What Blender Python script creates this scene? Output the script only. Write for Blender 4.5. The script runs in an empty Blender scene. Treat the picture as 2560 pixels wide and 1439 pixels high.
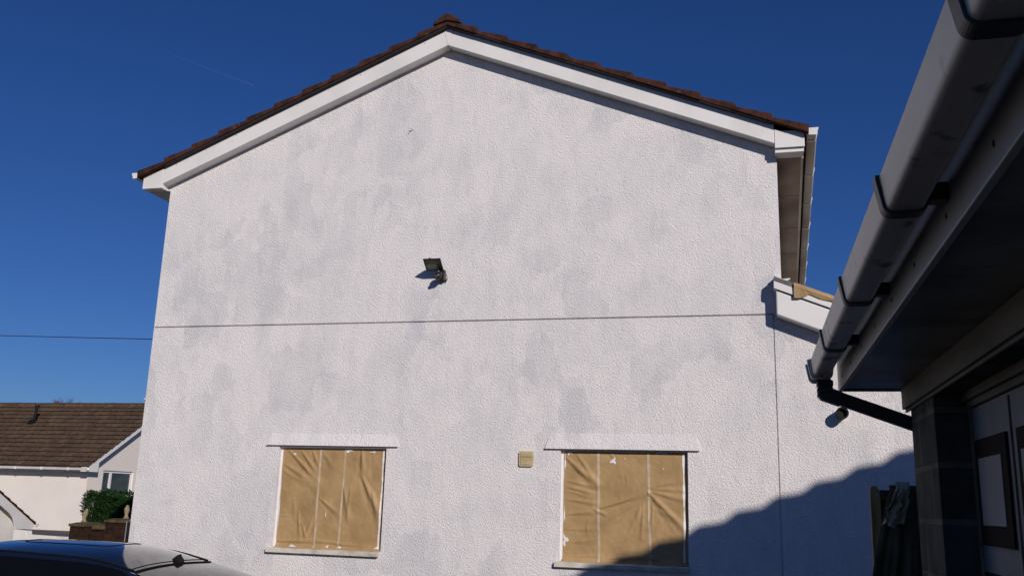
import bpy, math, random
from mathutils import Vector, Matrix, noise
from math import radians as rad, sin, cos, pi, sqrt, exp

# ------------------------------------------------------------------ camera, sky, sun, exposure
S = bpy.context.scene
C = S.collection
EYE = 1.75
def W(x, t, z):
    """x right, t metres in front of the camera's plane (gable wall at t=9), z relative to eye height"""
    return (x, t - 9.0, z + EYE)

cam = bpy.data.objects.new('camera', bpy.data.cameras.new('camera'))
C.objects.link(cam); S.camera = cam
YAW, PITCH, ROLL = rad(14.8232), rad(13.2185), rad(1.7459)
f = Vector((-sin(YAW)*cos(PITCH), cos(YAW)*cos(PITCH), sin(PITCH)))
r0 = f.cross(Vector((0, 0, 1))).normalized(); u0 = r0.cross(f)
rt = r0*cos(ROLL) + u0*sin(ROLL); up = u0*cos(ROLL) - r0*sin(ROLL)
M = Matrix((rt, up, -f)).transposed().to_4x4(); M.translation = Vector(W(0, 0, 0))
cam.matrix_world = M
cam.data.sensor_width = 36; cam.data.lens = 36*2288.43/2560
cam.data.clip_start = 0.05; cam.data.clip_end = 20000

SUN = Vector((0.73, -1.0, 0.57)).normalized()
sun = bpy.data.objects.new('sun', bpy.data.lights.new('sun', 'SUN'))
C.objects.link(sun); sun.data.energy = 5.0; sun.data.angle = rad(0.5); sun.data.color = (1.0, 0.93, 0.86)
sun.rotation_euler = SUN.to_track_quat('Z', 'Y').to_euler()
wd = bpy.data.worlds.new('World'); S.world = wd; wd.use_nodes = True
nt = wd.node_tree; nt.nodes.clear()
sky = nt.nodes.new('ShaderNodeTexSky'); sky.sky_type = 'NISHITA'; sky.sun_disc = False
sky.sun_elevation = math.asin(SUN.z); sky.sun_rotation = math.atan2(SUN.x, SUN.y)
sky.air_density = 1.0; sky.dust_density = 0.3; sky.ozone_density = 3.5; sky.altitude = 300
hs = nt.nodes.new('ShaderNodeHueSaturation'); hs.inputs['Saturation'].default_value = 1.15; tint = nt.nodes.new('ShaderNodeMix'); tint.data_type = 'RGBA'; tint.blend_type = 'MULTIPLY'; tint.inputs[0].default_value = 1.0; tint.inputs[7].default_value = (0.57, 0.81, 1.36, 1)
bg = nt.nodes.new('ShaderNodeBackground'); bg.inputs['Strength'].default_value = 0.058
ow = nt.nodes.new('ShaderNodeOutputWorld')
nt.links.new(sky.outputs[0], hs.inputs['Color']); nt.links.new(hs.outputs[0], tint.inputs[6]); nt.links.new(tint.outputs[2], bg.inputs[0]); nt.links.new(bg.outputs[0], ow.inputs[0])
S.view_settings.view_transform = 'Standard'; S.view_settings.look = 'None'
S.view_settings.exposure = -0.53; S.view_settings.gamma = 1.0
S.render.resolution_x = 1024; S.render.resolution_y = 575
S.cycles.max_bounces = 8

RNG = random.Random(7)

# ------------------------------------------------------------------ materials
def mat(name, col, rough=0.6, col2=None, nscale=3.0, ndet=4, lo=0.4, hi=0.6, bump=0.0, bscale=40, bdist=0.01,
        spec=0.5, metal=0.0, coat=0.0, stretch=(1, 1, 1), speck=None, speck_scale=20, speck_lo=0.62, trans=0, rough2=None):
    m = bpy.data.materials.new(name); m.use_nodes = True
    n = m.node_tree.nodes; l = m.node_tree.links; b = n['Principled BSDF']
    b.inputs['Base Color'].default_value = (*col, 1); b.inputs['Roughness'].default_value = rough
    b.inputs['Specular IOR Level'].default_value = spec; b.inputs['Metallic'].default_value = metal
    b.inputs['Coat Weight'].default_value = coat; b.inputs['Coat Roughness'].default_value = 0.03
    b.inputs['Transmission Weight'].default_value = trans
    tc = n.new('ShaderNodeTexCoord'); mp = n.new('ShaderNodeMapping'); mp.inputs['Scale'].default_value = stretch
    l.new(tc.outputs['Object'], mp.inputs['Vector'])
    out = None
    if col2:
        nz = n.new('ShaderNodeTexNoise'); nz.inputs['Scale'].default_value = nscale; nz.inputs['Detail'].default_value = ndet
        l.new(mp.outputs[0], nz.inputs['Vector'])
        rp = n.new('ShaderNodeMapRange'); rp.inputs[1].default_value = lo; rp.inputs[2].default_value = hi
        l.new(nz.outputs['Fac'], rp.inputs[0])
        mx = n.new('ShaderNodeMix'); mx.data_type = 'RGBA'; mx.inputs[6].default_value = (*col, 1); mx.inputs[7].default_value = (*col2, 1)
        l.new(rp.outputs[0], mx.inputs[0]); out = mx.outputs[2]
        if rough2 is not None:
            rr = n.new('ShaderNodeMapRange'); rr.inputs[3].default_value = rough; rr.inputs[4].default_value = rough2
            l.new(rp.outputs[0], rr.inputs[0]); l.new(rr.outputs[0], b.inputs['Roughness'])
    if speck:
        nz = n.new('ShaderNodeTexNoise'); nz.inputs['Scale'].default_value = speck_scale; nz.inputs['Detail'].default_value = 5
        l.new(tc.outputs['Object'], nz.inputs['Vector'])
        rp = n.new('ShaderNodeMapRange'); rp.inputs[1].default_value = speck_lo; rp.inputs[2].default_value = speck_lo + 0.08
        l.new(nz.outputs['Fac'], rp.inputs[0])
        mx = n.new('ShaderNodeMix'); mx.data_type = 'RGBA'; mx.inputs[7].default_value = (*speck, 1)
        if out: l.new(out, mx.inputs[6])
        else: mx.inputs[6].default_value = (*col, 1)
        l.new(rp.outputs[0], mx.inputs[0]); out = mx.outputs[2]
    if out: l.new(out, b.inputs['Base Color'])
    if bump:
        nz = n.new('ShaderNodeTexNoise'); nz.inputs['Scale'].default_value = bscale; nz.inputs['Detail'].default_value = 4
        l.new(tc.outputs['Object'], nz.inputs['Vector'])
        bp = n.new('ShaderNodeBump'); bp.inputs['Strength'].default_value = bump; bp.inputs['Distance'].default_value = bdist
        l.new(nz.outputs['Fac'], bp.inputs['Height']); l.new(bp.outputs[0], b.inputs['Normal'])
    return m

def render_mat():
    """roughcast render, white masonry paint over a greyer first coat"""
    m = bpy.data.materials.new('white_roughcast'); m.use_nodes = True
    n = m.node_tree.nodes; l = m.node_tree.links; b = n['Principled BSDF']
    b.inputs['Roughness'].default_value = 0.85; b.inputs['Specular IOR Level'].default_value = 0.2
    tc = n.new('ShaderNodeTexCoord')
    def noise_(scale, det, stretch=(1, 1, 1), off=(0, 0, 0), dist=0.0, rough=0.5):
        mp = n.new('ShaderNodeMapping'); mp.inputs['Scale'].default_value = stretch; mp.inputs['Location'].default_value = off
        l.new(tc.outputs['Object'], mp.inputs['Vector'])
        z = n.new('ShaderNodeTexNoise'); z.inputs['Scale'].default_value = scale; z.inputs['Detail'].default_value = det
        z.inputs['Distortion'].default_value = dist; z.inputs['Roughness'].default_value = rough
        l.new(mp.outputs[0], z.inputs['Vector']); return z.outputs['Fac']
    def rng(s, lo, hi, a=0, c=1):
        r = n.new('ShaderNodeMapRange'); r.interpolation_type = 'SMOOTHSTEP'
        r.inputs[1].default_value = lo; r.inputs[2].default_value = hi; r.inputs[3].default_value = a; r.inputs[4].default_value = c
        l.new(s, r.inputs[0]); return r.outputs[0]
    def math_(op, a, c):
        r = n.new('ShaderNodeMath'); r.operation = op
        for i, v in enumerate((a, c)):
            if isinstance(v, (int, float)): r.inputs[i].default_value = v
            else: l.new(v, r.inputs[i])
        return r.outputs[0]
    p1 = rng(noise_(1.4, 6, (1.25, 1, 0.9), (3.1, 0, 1.7), 0.3, 0.62), 0.44, 0.62)
    p2 = rng(noise_(3.6, 7, (1.25, 1, 0.9), (0, 0, 5), 0.2, 0.68), 0.46, 0.66)
    p3 = rng(noise_(3.6, 6, (2.2, 1, 0.6), (9, 0, 2), 0.25, 0.62), 0.47, 0.66)
    mpv = n.new('ShaderNodeMapping'); mpv.inputs['Scale'].default_value = (1.5, 0.0, 1.05); l.new(tc.outputs['Object'], mpv.inputs['Vector'])
    nd = n.new('ShaderNodeTexNoise'); nd.inputs['Scale'].default_value = 9; nd.inputs['Detail'].default_value = 4; l.new(tc.outputs['Object'], nd.inputs['Vector'])
    dv = n.new('ShaderNodeVectorMath'); dv.operation = 'MULTIPLY_ADD'; dv.inputs[1].default_value = (0.22, 0.0, 0.34)
    l.new(nd.outputs['Color'], dv.inputs[0]); l.new(mpv.outputs[0], dv.inputs[2])
    def cells(sc, lo, hi):
        v = n.new('ShaderNodeTexVoronoi'); v.distance = 'CHEBYCHEV'; v.inputs['Scale'].default_value = sc
        l.new(dv.outputs[0], v.inputs['Vector']); sx_ = n.new('ShaderNodeSeparateXYZ'); l.new(v.outputs['Color'], sx_.inputs[0]); return rng(sx_.outputs[0], lo, hi)
    c1 = cells(1.7, 0.45, 0.95); c2 = cells(3.1, 0.5, 1.0)
    blk = math_('MULTIPLY', math_('ADD', math_('MULTIPLY', c1, 0.6), math_('MULTIPLY', c2, 0.5)), rng(noise_(0.9, 3, (1, 1, 1), (8, 0, 3)), 0.36, 0.62, 0.15, 1.0))
    patch = math_('MINIMUM', math_('ADD', math_('MULTIPLY', blk, 0.85), math_('MULTIPLY', 0.62, math_('ADD', math_('ADD', math_('MULTIPLY', p1, 0.34), math_('MULTIPLY', p2, 0.42)), math_('MULTIPLY', p3, 0.36)))), 1.0)
    # roughcast grain
    n1 = noise_(62, 3, (1, 1, 1), (0, 0, 0), 0.3, 0.6)
    n2 = noise_(150, 3, (1, 1, 1), (5, 0, 0), 0.3, 0.6)
    vo = n.new('ShaderNodeTexVoronoi'); vo.feature = 'SMOOTH_F1'; vo.inputs['Scale'].default_value = 80
    l.new(tc.outputs['Object'], vo.inputs['Vector'])
    h = math_('ADD', math_('ADD', math_('MULTIPLY', n1, 1.0), math_('MULTIPLY', n2, 0.55)), math_('MULTIPLY', math_('SUBTRACT', 1.0, vo.outputs['Distance']), 0.5))
    pits = rng(n1, 0.50, 0.36)
    fac = math_('MINIMUM', math_('ADD', patch, math_('MULTIPLY', pits, 0.22)), 1.0)
    mx = n.new('ShaderNodeMix'); mx.data_type = 'RGBA'
    mx.inputs[6].default_value = (0.84, 0.795, 0.78, 1); mx.inputs[7].default_value = (0.655, 0.64, 0.65, 1)
    l.new(fac, mx.inputs[0]); l.new(mx.outputs[2], b.inputs['Base Color'])
    bp = n.new('ShaderNodeBump'); bp.inputs['Strength'].default_value = 0.95; bp.inputs['Distance'].default_value = 0.0105
    l.new(h, bp.inputs['Height']); l.new(bp.outputs[0], b.inputs['Normal'])
    return m

def brick_mat(name, c1, c2, mortar, bw, bh, ms, axes, offset=(0, 0, 0), bump=0.4, dirt=None):
    """axes: which object axes feed U and V, e.g. 'YZ'"""
    m = bpy.data.materials.new(name); m.use_nodes = True
    n = m.node_tree.nodes; l = m.node_tree.links; b = n['Principled BSDF']
    b.inputs['Roughness'].default_value = 0.9; b.inputs['Specular IOR Level'].default_value = 0.15
    tc = n.new('ShaderNodeTexCoord'); sp = n.new('ShaderNodeSeparateXYZ'); cb = n.new('ShaderNodeCombineXYZ')
    l.new(tc.outputs['Object'], sp.inputs[0])
    for i, a in enumerate(axes):
        ad = n.new('ShaderNodeMath'); ad.inputs[1].default_value = offset[i]
        l.new(sp.outputs[a], ad.inputs[0]); l.new(ad.outputs[0], cb.inputs[i])
    bt = n.new('ShaderNodeTexBrick'); bt.inputs['Scale'].default_value = 1
    bt.inputs['Brick Width'].default_value = bw; bt.inputs['Row Height'].default_value = bh
    bt.inputs['Mortar Size'].default_value = ms; bt.inputs['Mortar Smooth'].default_value = 0.3
    bt.inputs['Color1'].default_value = (*c1, 1); bt.inputs['Color2'].default_value = (*c2, 1); bt.inputs['Mortar'].default_value = (*mortar, 1)
    l.new(cb.outputs[0], bt.inputs['Vector'])
    nz = n.new('ShaderNodeTexNoise'); nz.inputs['Scale'].default_value = 9; nz.inputs['Detail'].default_value = 6
    l.new(tc.outputs['Object'], nz.inputs['Vector'])
    mx = n.new('ShaderNodeMix'); mx.data_type = 'RGBA'; mx.blend_type = 'MULTIPLY'; mx.inputs[0].default_value = 0.8
    rp = n.new('ShaderNodeMapRange'); rp.inputs[1].default_value = 0.3; rp.inputs[2].default_value = 0.7; rp.inputs[3].default_value = 0.45; rp.inputs[4].default_value = 1.2
    l.new(nz.outputs['Fac'], rp.inputs[0]); l.new(bt.outputs['Color'], mx.inputs[6]); l.new(rp.outputs[0], mx.inputs[7])
    l.new(mx.outputs[2], b.inputs['Base Color'])
    bp = n.new('ShaderNodeBump'); bp.inputs['Strength'].default_value = bump; bp.inputs['Distance'].default_value = 0.01; bp.invert = True
    ad = n.new('ShaderNodeMath'); ad.operation = 'SUBTRACT'
    l.new(bt.outputs['Fac'], ad.inputs[0]); l.new(nz.outputs['Fac'], ad.inputs[1])
    l.new(ad.outputs[0], bp.inputs['Height']); l.new(bp.outputs[0], b.inputs['Normal'])
    return m

MT = {}
MT['render'] = render_mat()
MT['upvc'] = mat('white_upvc', (0.79, 0.76, 0.74), 0.35, (0.66, 0.64, 0.61), 2.2, 5, 0.45, 0.8, speck=(0.42, 0.38, 0.30), speck_scale=26, speck_lo=0.70)
MT['upvc_old'] = mat('weathered_white_upvc', (0.64, 0.58, 0.50), 0.4, (0.36, 0.26, 0.16), 2.0, 5, 0.42, 0.75, stretch=(1, .5, 1))
MT['soffit_old'] = mat('stained_soffit_board', (0.42, 0.31, 0.22), 0.6, (0.17, 0.09, 0.045), 1.6, 5, 0.38, 0.68, stretch=(1, .6, 1))
MT['tile'] = mat('red_brown_concrete_tile', (0.080, 0.029, 0.017), 0.9, (0.026, 0.013, 0.010), 9, 6, 0.35, 0.65, bump=0.6, bscale=60, spec=0.2, speck=(0.10, 0.075, 0.04), speck_scale=16, speck_lo=0.64)
MT['tile_far_plain'] = mat('brown_weathered_tile', (0.105, 0.064, 0.040), 0.95, (0.045, 0.029, 0.021), 6.5, 6, 0.32, 0.68, bump=0.5, bscale=25, spec=0.1, speck=(0.075, 0.066, 0.030), speck_scale=3.2, speck_lo=0.60, stretch=(1.5, 1, 1))
MT['tile_far'] = brick_mat('brown_weathered_tile', (0.150, 0.094, 0.060), (0.095, 0.064, 0.042), (0.050, 0.036, 0.026), 0.30, 3.80/15*.617, 0.016, 'XZ', (0, -(EYE + .69) - .045, 0), 0.3)  # mortar colour paints lap shadow and dirt along each tile course's tail
MT['felt'] = mat('dark_undercloak', (0.035, 0.028, 0.035), 0.9)
MT['black'] = mat('black_plastic', (0.006, 0.006, 0.007), 0.6, spec=0.25)
MT['dark'] = mat('dark_interior', (0.01, 0.01, 0.01), 0.9)
MT['pipe'] = mat('dark_grey_plastic_pipe', (0.030, 0.034, 0.038), 0.5)
MT['gpvc'] = mat('mildewed_white_gutter_plastic', (0.60, 0.55, 0.47), 0.38, (0.40, 0.37, 0.30), 3.0, 6, 0.4, 0.75, speck=(0.10, 0.10, 0.07), speck_scale=11, speck_lo=0.60, stretch=(1, .35, 1))
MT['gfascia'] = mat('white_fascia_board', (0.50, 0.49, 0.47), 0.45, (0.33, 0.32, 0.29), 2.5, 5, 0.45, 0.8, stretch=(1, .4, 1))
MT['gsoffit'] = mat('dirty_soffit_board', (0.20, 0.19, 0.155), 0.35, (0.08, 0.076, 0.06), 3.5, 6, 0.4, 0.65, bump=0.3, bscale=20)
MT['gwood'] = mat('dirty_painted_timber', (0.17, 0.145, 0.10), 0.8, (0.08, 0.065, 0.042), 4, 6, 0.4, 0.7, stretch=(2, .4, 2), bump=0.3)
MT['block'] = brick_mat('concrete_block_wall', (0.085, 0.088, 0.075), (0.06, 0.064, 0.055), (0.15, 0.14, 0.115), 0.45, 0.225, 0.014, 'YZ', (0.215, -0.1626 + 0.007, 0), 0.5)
MT['brick'] = brick_mat('dark_red_brick', (0.050, 0.020, 0.012), (0.028, 0.012, 0.008), (0.034, 0.026, 0.02), 0.225, 0.075, 0.008, 'XZ', (0, 0, 0), 0.6)
MT['stone'] = mat('mossy_sandstone', (0.11, 0.072, 0.03), 0.95, (0.05, 0.034, 0.018), 7, 5, 0.35, 0.65, bump=0.7, bscale=30)
MT['statue'] = mat('cast_stone', (0.34, 0.27, 0.16), 0.9, (0.15, 0.13, 0.08), 14, 5, 0.4, 0.7, bump=0.6, bscale=60)
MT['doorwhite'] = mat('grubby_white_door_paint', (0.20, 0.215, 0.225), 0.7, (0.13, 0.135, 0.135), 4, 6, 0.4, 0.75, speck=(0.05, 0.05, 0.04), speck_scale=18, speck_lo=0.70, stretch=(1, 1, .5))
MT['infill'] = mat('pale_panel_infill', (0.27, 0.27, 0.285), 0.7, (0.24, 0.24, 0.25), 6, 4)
MT['doorblack'] = mat('black_panel_moulding', (0.016, 0.014, 0.011), 0.85, spec=0.1)
MT['kraft'] = mat('brown_kraft_paper', (0.44, 0.285, 0.132), 0.6, (0.335, 0.212, 0.095), 5, 5, 0.35, 0.7, bump=0.25, bscale=9, bdist=0.02, stretch=(1, 1, .8), spec=0.35)
MT['tape'] = mat('masking_tape', (0.56, 0.44, 0.30), 0.55, (0.46, 0.355, 0.24), 12, 4)
MT['smear'] = mat('white_paint_smear', (0.78, 0.75, 0.75), 0.6)
MT['frame'] = mat('white_window_frame', (0.78, 0.75, 0.76), 0.35)
MT['sill'] = mat('grimy_painted_sill', (0.66, 0.60, 0.52), 0.7, (0.36, 0.32, 0.26), 9, 6, 0.42, 0.7, bump=0.3, stretch=(.6, 1, 1))
MT['cream'] = mat('cream_plastic', (0.58, 0.46, 0.27), 0.55, (0.44, 0.34, 0.18), 9, 5)
MT['lead'] = mat('grey_lead_flashing', (0.085, 0.085, 0.085), 0.6, (0.13, 0.125, 0.12), 12, 4, bump=0.4, bscale=20)
MT['lamp_case'] = mat('black_lamp_casing', (0.018, 0.012, 0.012), 0.4)
MT['lamp_glass'] = mat('lamp_reflector_glass', (0.20, 0.22, 0.17), 0.25, (0.08, 0.09, 0.07), 9, 3, spec=0.6)
MT['bung_wall'] = mat('smooth_cream_render', (0.80, 0.73, 0.66), 0.85, (0.76, 0.70, 0.64), 1.2, 4, bump=0.3, bscale=25, spec=0.2)
MT['white_wall'] = mat('white_painted_wall', (0.80, 0.77, 0.74), 0.8, (0.72, 0.69, 0.66), 1.5, 4, bump=0.3, bscale=25, spec=0.2)
MT['glass'] = mat('dark_window_glass', (0.02, 0.028, 0.03), 0.05, spec=0.7)
MT['blind'] = mat('pale_blind_slat', (0.62, 0.66, 0.62), 0.6)
MT['hedge'] = mat('conifer_foliage', (0.007, 0.026, 0.005), 0.8, (0.016, 0.052, 0.008), 4, 4, 0.35, 0.7, spec=0.2)
MT['hedge_core'] = mat('conifer_inner_twigs', (0.008, 0.018, 0.005), 0.9, spec=0.1)
MT['bark'] = mat('grey_brown_bark', (0.12, 0.07, 0.065), 0.9, spec=0.1)
MT['paint'] = mat('black_car_paint', (0.006, 0.007, 0.010), 0.10, coat=1.0, spec=1.0)
MT['paint'].node_tree.nodes['Principled BSDF'].inputs['Coat IOR'].default_value = 1.9
MT['car_glass'] = mat('tinted_car_glass', (0.006, 0.008, 0.008), 0.06, spec=0.7, coat=0.5)
MT['side_glass'] = mat('dark_side_glass', (0.004, 0.005, 0.006), 0.15, spec=0.12)
MT['rubber'] = mat('black_rubber', (0.004, 0.004, 0.004), 0.7, spec=0.15)
MT['alloy'] = mat('alloy_wheel_metal', (0.45, 0.45, 0.46), 0.3, metal=0.9)
MT['lampred'] = mat('red_lamp_lens', (0.25, 0.01, 0.01), 0.15)
MT['ground'] = mat('ground_asphalt', (0.10, 0.09, 0.078), 0.95, (0.05, 0.05, 0.048), 1.5, 6, bump=0.5, bscale=60)
MT['drive'] = mat('driveway_tarmac', (0.11, 0.10, 0.085), 0.95, (0.055, 0.052, 0.05), 1.2, 6, bump=0.5, bscale=50)
MT['wood'] = mat('weathered_yellow_timber', (0.46, 0.35, 0.15), 0.8, (0.22, 0.17, 0.07), 5, 6, stretch=(4, 4, .6), bump=0.4)
MT['wood_dark'] = mat('dark_brown_timber', (0.17, 0.10, 0.055), 0.8, (0.08, 0.05, 0.03), 5, 6, stretch=(4, 4, .6), bump=0.4)
MT['coat'] = mat('black_cloth', (0.085, 0.068, 0.042), 0.9, (0.14, 0.115, 0.07), 6, 5, bump=0.3)
MT['rag'] = mat('grey_beige_cloth', (0.62, 0.56, 0.42), 0.9, (0.42, 0.38, 0.27), 9, 5, bump=0.4)
MT['steel'] = mat('galvanised_gate_metal', (0.35, 0.36, 0.38), 0.4, metal=0.6)
MT['brown_wood'] = mat('brown_roughcast', (0.35, 0.30, 0.25), 0.85, bump=0.4)

# ------------------------------------------------------------------ mesh helpers
class MB:
    def __init__(s): s.v = []; s.f = []; s.m = []
    def add(s, vs, fs, mi=0):
        o = len(s.v); s.v += [tuple(p) for p in vs]
        for q in fs: s.f.append(tuple(o + i for i in q)); s.m.append(mi)
        return s
    def box(s, x0, x1, y0, y1, z0, z1, mi=0):
        vs = [(x, y, z) for z in (z0, z1) for y in (y0, y1) for x in (x0, x1)]
        return s.add(vs, [(0, 2, 3, 1), (4, 5, 7, 6), (0, 1, 5, 4), (2, 6, 7, 3), (0, 4, 6, 2), (1, 3, 7, 5)], mi)
    def prism(s, poly, a0, a1, axis='y', mi=0):
        """poly in the plane across the axis (axis y: (x,z); axis x: (y,z); axis z: (x,y)), swept a0..a1"""
        def p(q, a): return {'y': (q[0], a, q[1]), 'x': (a, q[0], q[1]), 'z': (q[0], q[1], a)}[axis]
        n = len(poly); vs = [p(q, a0) for q in poly] + [p(q, a1) for q in poly]
        fs = [tuple(range(n)), tuple(range(2*n - 1, n - 1, -1))] + [(i, i + n, (i + 1) % n + n, (i + 1) % n) for i in range(n)]
        return s.add(vs, fs, mi)
    def tube(s, pts, r, n=10, cap=True, mi=0):
        pts = [Vector(p) for p in pts]; rr = r if isinstance(r, (list, tuple)) else [r]*len(pts)
        vs = []; fs = []
        for i, p in enumerate(pts):
            d = (pts[min(i + 1, len(pts) - 1)] - pts[max(i - 1, 0)]).normalized()
            a = d.cross(Vector((0, 0, 1)));
            if a.length < 1e-3: a = d.cross(Vector((1, 0, 0)))
            a.normalize(); b = d.cross(a)
            for k in range(n): vs.append(p + (a*cos(2*pi*k/n) + b*sin(2*pi*k/n))*rr[i])
        for i in range(len(pts) - 1):
            for k in range(n): fs.append((i*n + k, i*n + (k + 1) % n, (i + 1)*n + (k + 1) % n, (i + 1)*n + k))
        if cap: fs += [tuple(range(n - 1, -1, -1)), tuple(range((len(pts) - 1)*n, len(pts)*n))]
        return s.add(vs, fs, mi)
    def grid(s, fn, nu, nv, mi=0, closed_u=False):
        vs = [fn(i/nu, j/nv) for j in range(nv + 1) for i in range(nu + 1)]
        fs = [(j*(nu + 1) + i, j*(nu + 1) + i + 1, (j + 1)*(nu + 1) + i + 1, (j + 1)*(nu + 1) + i) for j in range(nv) for i in range(nu)]
        return s.add(vs, fs, mi)
    def lathe(s, prof, cx, cy, n=16, mi=0):
        vs = []; fs = []
        for (r, z) in prof:
            for k in range(n): vs.append((cx + r*cos(2*pi*k/n), cy + r*sin(2*pi*k/n), z))
        for i in range(len(prof) - 1):
            for k in range(n): fs.append((i*n + k, i*n + (k + 1) % n, (i + 1)*n + (k + 1) % n, (i + 1)*n + k))
        fs += [tuple(range(n - 1, -1, -1)), tuple(range((len(prof) - 1)*n, len(prof)*n))]
        return s.add(vs, fs, mi)
    def build(s, name, mats, parent=None, smooth=False, bevel=0, solid=0):
        me = bpy.data.meshes.new(name); me.from_pydata(s.v, [], s.f); me.update()
        for mm in (mats if isinstance(mats, (list, tuple)) else [mats]): me.materials.append(MT[mm])
        for p, mi in zip(me.polygons, s.m): p.material_index = mi; p.use_smooth = smooth
        o = bpy.data.objects.new(name, me); C.objects.link(o)
        import bmesh
        bm = bmesh.new(); bm.from_mesh(me)
        bmesh.ops.remove_doubles(bm, verts=bm.verts, dist=1e-5) if smooth else None
        bmesh.ops.recalc_face_normals(bm, faces=bm.faces); bm.to_mesh(me); bm.free()
        if parent:
            o.parent = parent
            if parent.type == 'EMPTY' and not parent.get('local'): o.location = -parent.location
        if solid:
            md = o.modifiers.new('thick', 'SOLIDIFY'); md.thickness = solid; md.offset = 0
        if bevel:
            md = o.modifiers.new('bevel', 'BEVEL'); md.width = bevel; md.segments = 2; md.limit_method = 'ANGLE'; md.angle_limit = rad(40)
        return o

def thing(name, label, cat, loc, group=None, local=False):
    o = bpy.data.objects.new(name, None); C.objects.link(o); o.location = loc; o.empty_display_size = 0.2
    o['label'] = label; o['category'] = cat
    if group: o['group'] = group
    if local: o['local'] = 1
    return o
def tag(o, label, cat, group=None):
    o['label'] = label; o['category'] = cat
    if group: o['group'] = group
    return o
def structure(o): o['kind'] = 'structure'; return o
def lab(o, s): o['label'] = s; return o

YW = 0.0                       # the gable wall's plane
def Z(z): return z + EYE
def T(t): return t - 9.0

# ------------------------------------------------------------------ ground
def gz(y): 
    k = min(max((y - 9.0)/4.0, 0), 1); return -0.10 + 0.60*k*k*(3 - 2*k)
g = MB()
xs = [-4000, -400, -60, -30, -15, -5, 5, 20, 60, 400, 4000]
ys = [-4000, -400, -60, -20, 5, 9, 10, 11, 12, 13, 40, 400, 4000]
g.add([(x, y, gz(y)) for y in ys for x in xs], [(j*len(xs) + i, j*len(xs) + i + 1, (j + 1)*len(xs) + i + 1, (j + 1)*len(xs) + i) for j in range(len(ys) - 1) for i in range(len(xs) - 1)])
structure(g.build('ground', 'ground'))
structure(MB().box(-9.2, 3.2, -13, -0.3, -0.12, -0.096).build('driveway', 'drive'))

# ------------------------------------------------------------------ main house
house = thing('house', 'white roughcast two storey house gable end with brown tiled roof and two papered windows', 'house', (-3.18, 0, -0.1))
XL, XR, XJ = -6.63, 0.32, 0.236
AP = -3.175
SK = 0.033                      # the right side wall runs slightly outwards with depth
ZB = -0.1
def skew(o, x0=-2.0):
    for v in o.data.vertices:
        if v.co.x > x0 and v.co.y > 0: v.co.x += SK*v.co.y
    return o
windows = [(-4.902, -3.676, -0.519, 0.515), (-1.834, -0.598, -0.53, 0.53)]
def wall_top(x): return Z(5.179 - 0.411*abs(x - AP)) - 0.03
GJ = 0.0078
w = MB()
# upper wall pentagon (above the horizontal joint)
zj = Z(1.848)
up_poly = [(XL, zj + GJ), (XR, zj + GJ), (XR, wall_top(XR)), (AP, wall_top(AP)), (XL, wall_top(XL))]
w.prism(up_poly, YW, YW + 0.10, 'y')
w.prism([(XR - 0.001, zj + 0.2), (XR, zj + 0.2), (XR, zj + .21), (XR - .001, zj + .21)], 0.02, 0.03)
# recessed backing behind the joints
w.box(XL + 0.01, XR - 0.01, 0.028, 0.09, zj - 0.05, zj + 0.05)
w.box(XJ - 0.05, XJ + 0.05, 0.014, 0.09, ZB, zj - .051)
# lower wall with two openings
def wall_holes(w, x0, x1, z0, z1, holes, y, depth):
    X = sorted({x0, x1, *[h[0] for h in holes], *[h[1] for h in holes]}); ZZ = sorted({z0, z1, *[h[2] for h in holes], *[h[3] for h in holes]})
    for i in range(len(X) - 1):
        for j in range(len(ZZ) - 1):
            cx, cz = (X[i] + X[i + 1])/2, (ZZ[j] + ZZ[j + 1])/2
            if any(h[0] < cx < h[1] and h[2] < cz < h[3] for h in holes): continue
            w.add([(X[i], y, ZZ[j]), (X[i + 1], y, ZZ[j]), (X[i + 1], y, ZZ[j + 1]), (X[i], y, ZZ[j + 1])], [(0, 1, 2, 3)])
    for h in holes:
        a, b, c, d = h
        w.add([(a, y, c), (b, y, c), (b, y, d), (a, y, d), (a, y + depth, c), (b, y + depth, c), (b, y + depth, d), (a, y + depth, d)],
              [(0, 1, 5, 4), (1, 2, 6, 5), (2, 3, 7, 6), (3, 0, 4, 7)])
hl = [(a, b, Z(c), Z(d)) for a, b, c, d in windows]
wall_holes(w, XL, XJ - GJ, ZB, zj - GJ, hl, YW, 0.12)
w.add([(XL, 0, zj - GJ), (XJ - GJ, 0, zj - GJ), (XJ - GJ, .03, zj - GJ), (XL, .03, zj - GJ)], [(0, 1, 2, 3)])
w.add([(XJ - GJ, 0, ZB), (XJ - GJ, 0, zj - GJ), (XJ - GJ, .03, zj - GJ), (XJ - GJ, .03, ZB)], [(0, 1, 2, 3)])
# a little drip edge on the left corner, lower wall a touch wider below it
w.box(XL - 0.022, XL, 0.0, 0.05, Z(1.02), Z(1.035))
# side and back walls
w.add([(XL, 0, ZB), (XL, 8, ZB), (XL, 8, wall_top(XL)), (XL, 0, wall_top(XL))], [(0, 1, 2, 3)])
w.add([(XL, 8, ZB), (0.58, 8, ZB), (0.58, 8, wall_top(XR)), (AP, 8, wall_top(AP)), (XL, 8, wall_top(XL))], [(0, 1, 2, 3, 4)])
w.add([(XR, 0.1, ZB), (0.584, 8, ZB), (0.584, 8, wall_top(XR)), (XR, 0.1, wall_top(XR))], [(0, 1, 2, 3)])
w.build('gable_wall', 'render', house)
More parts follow.
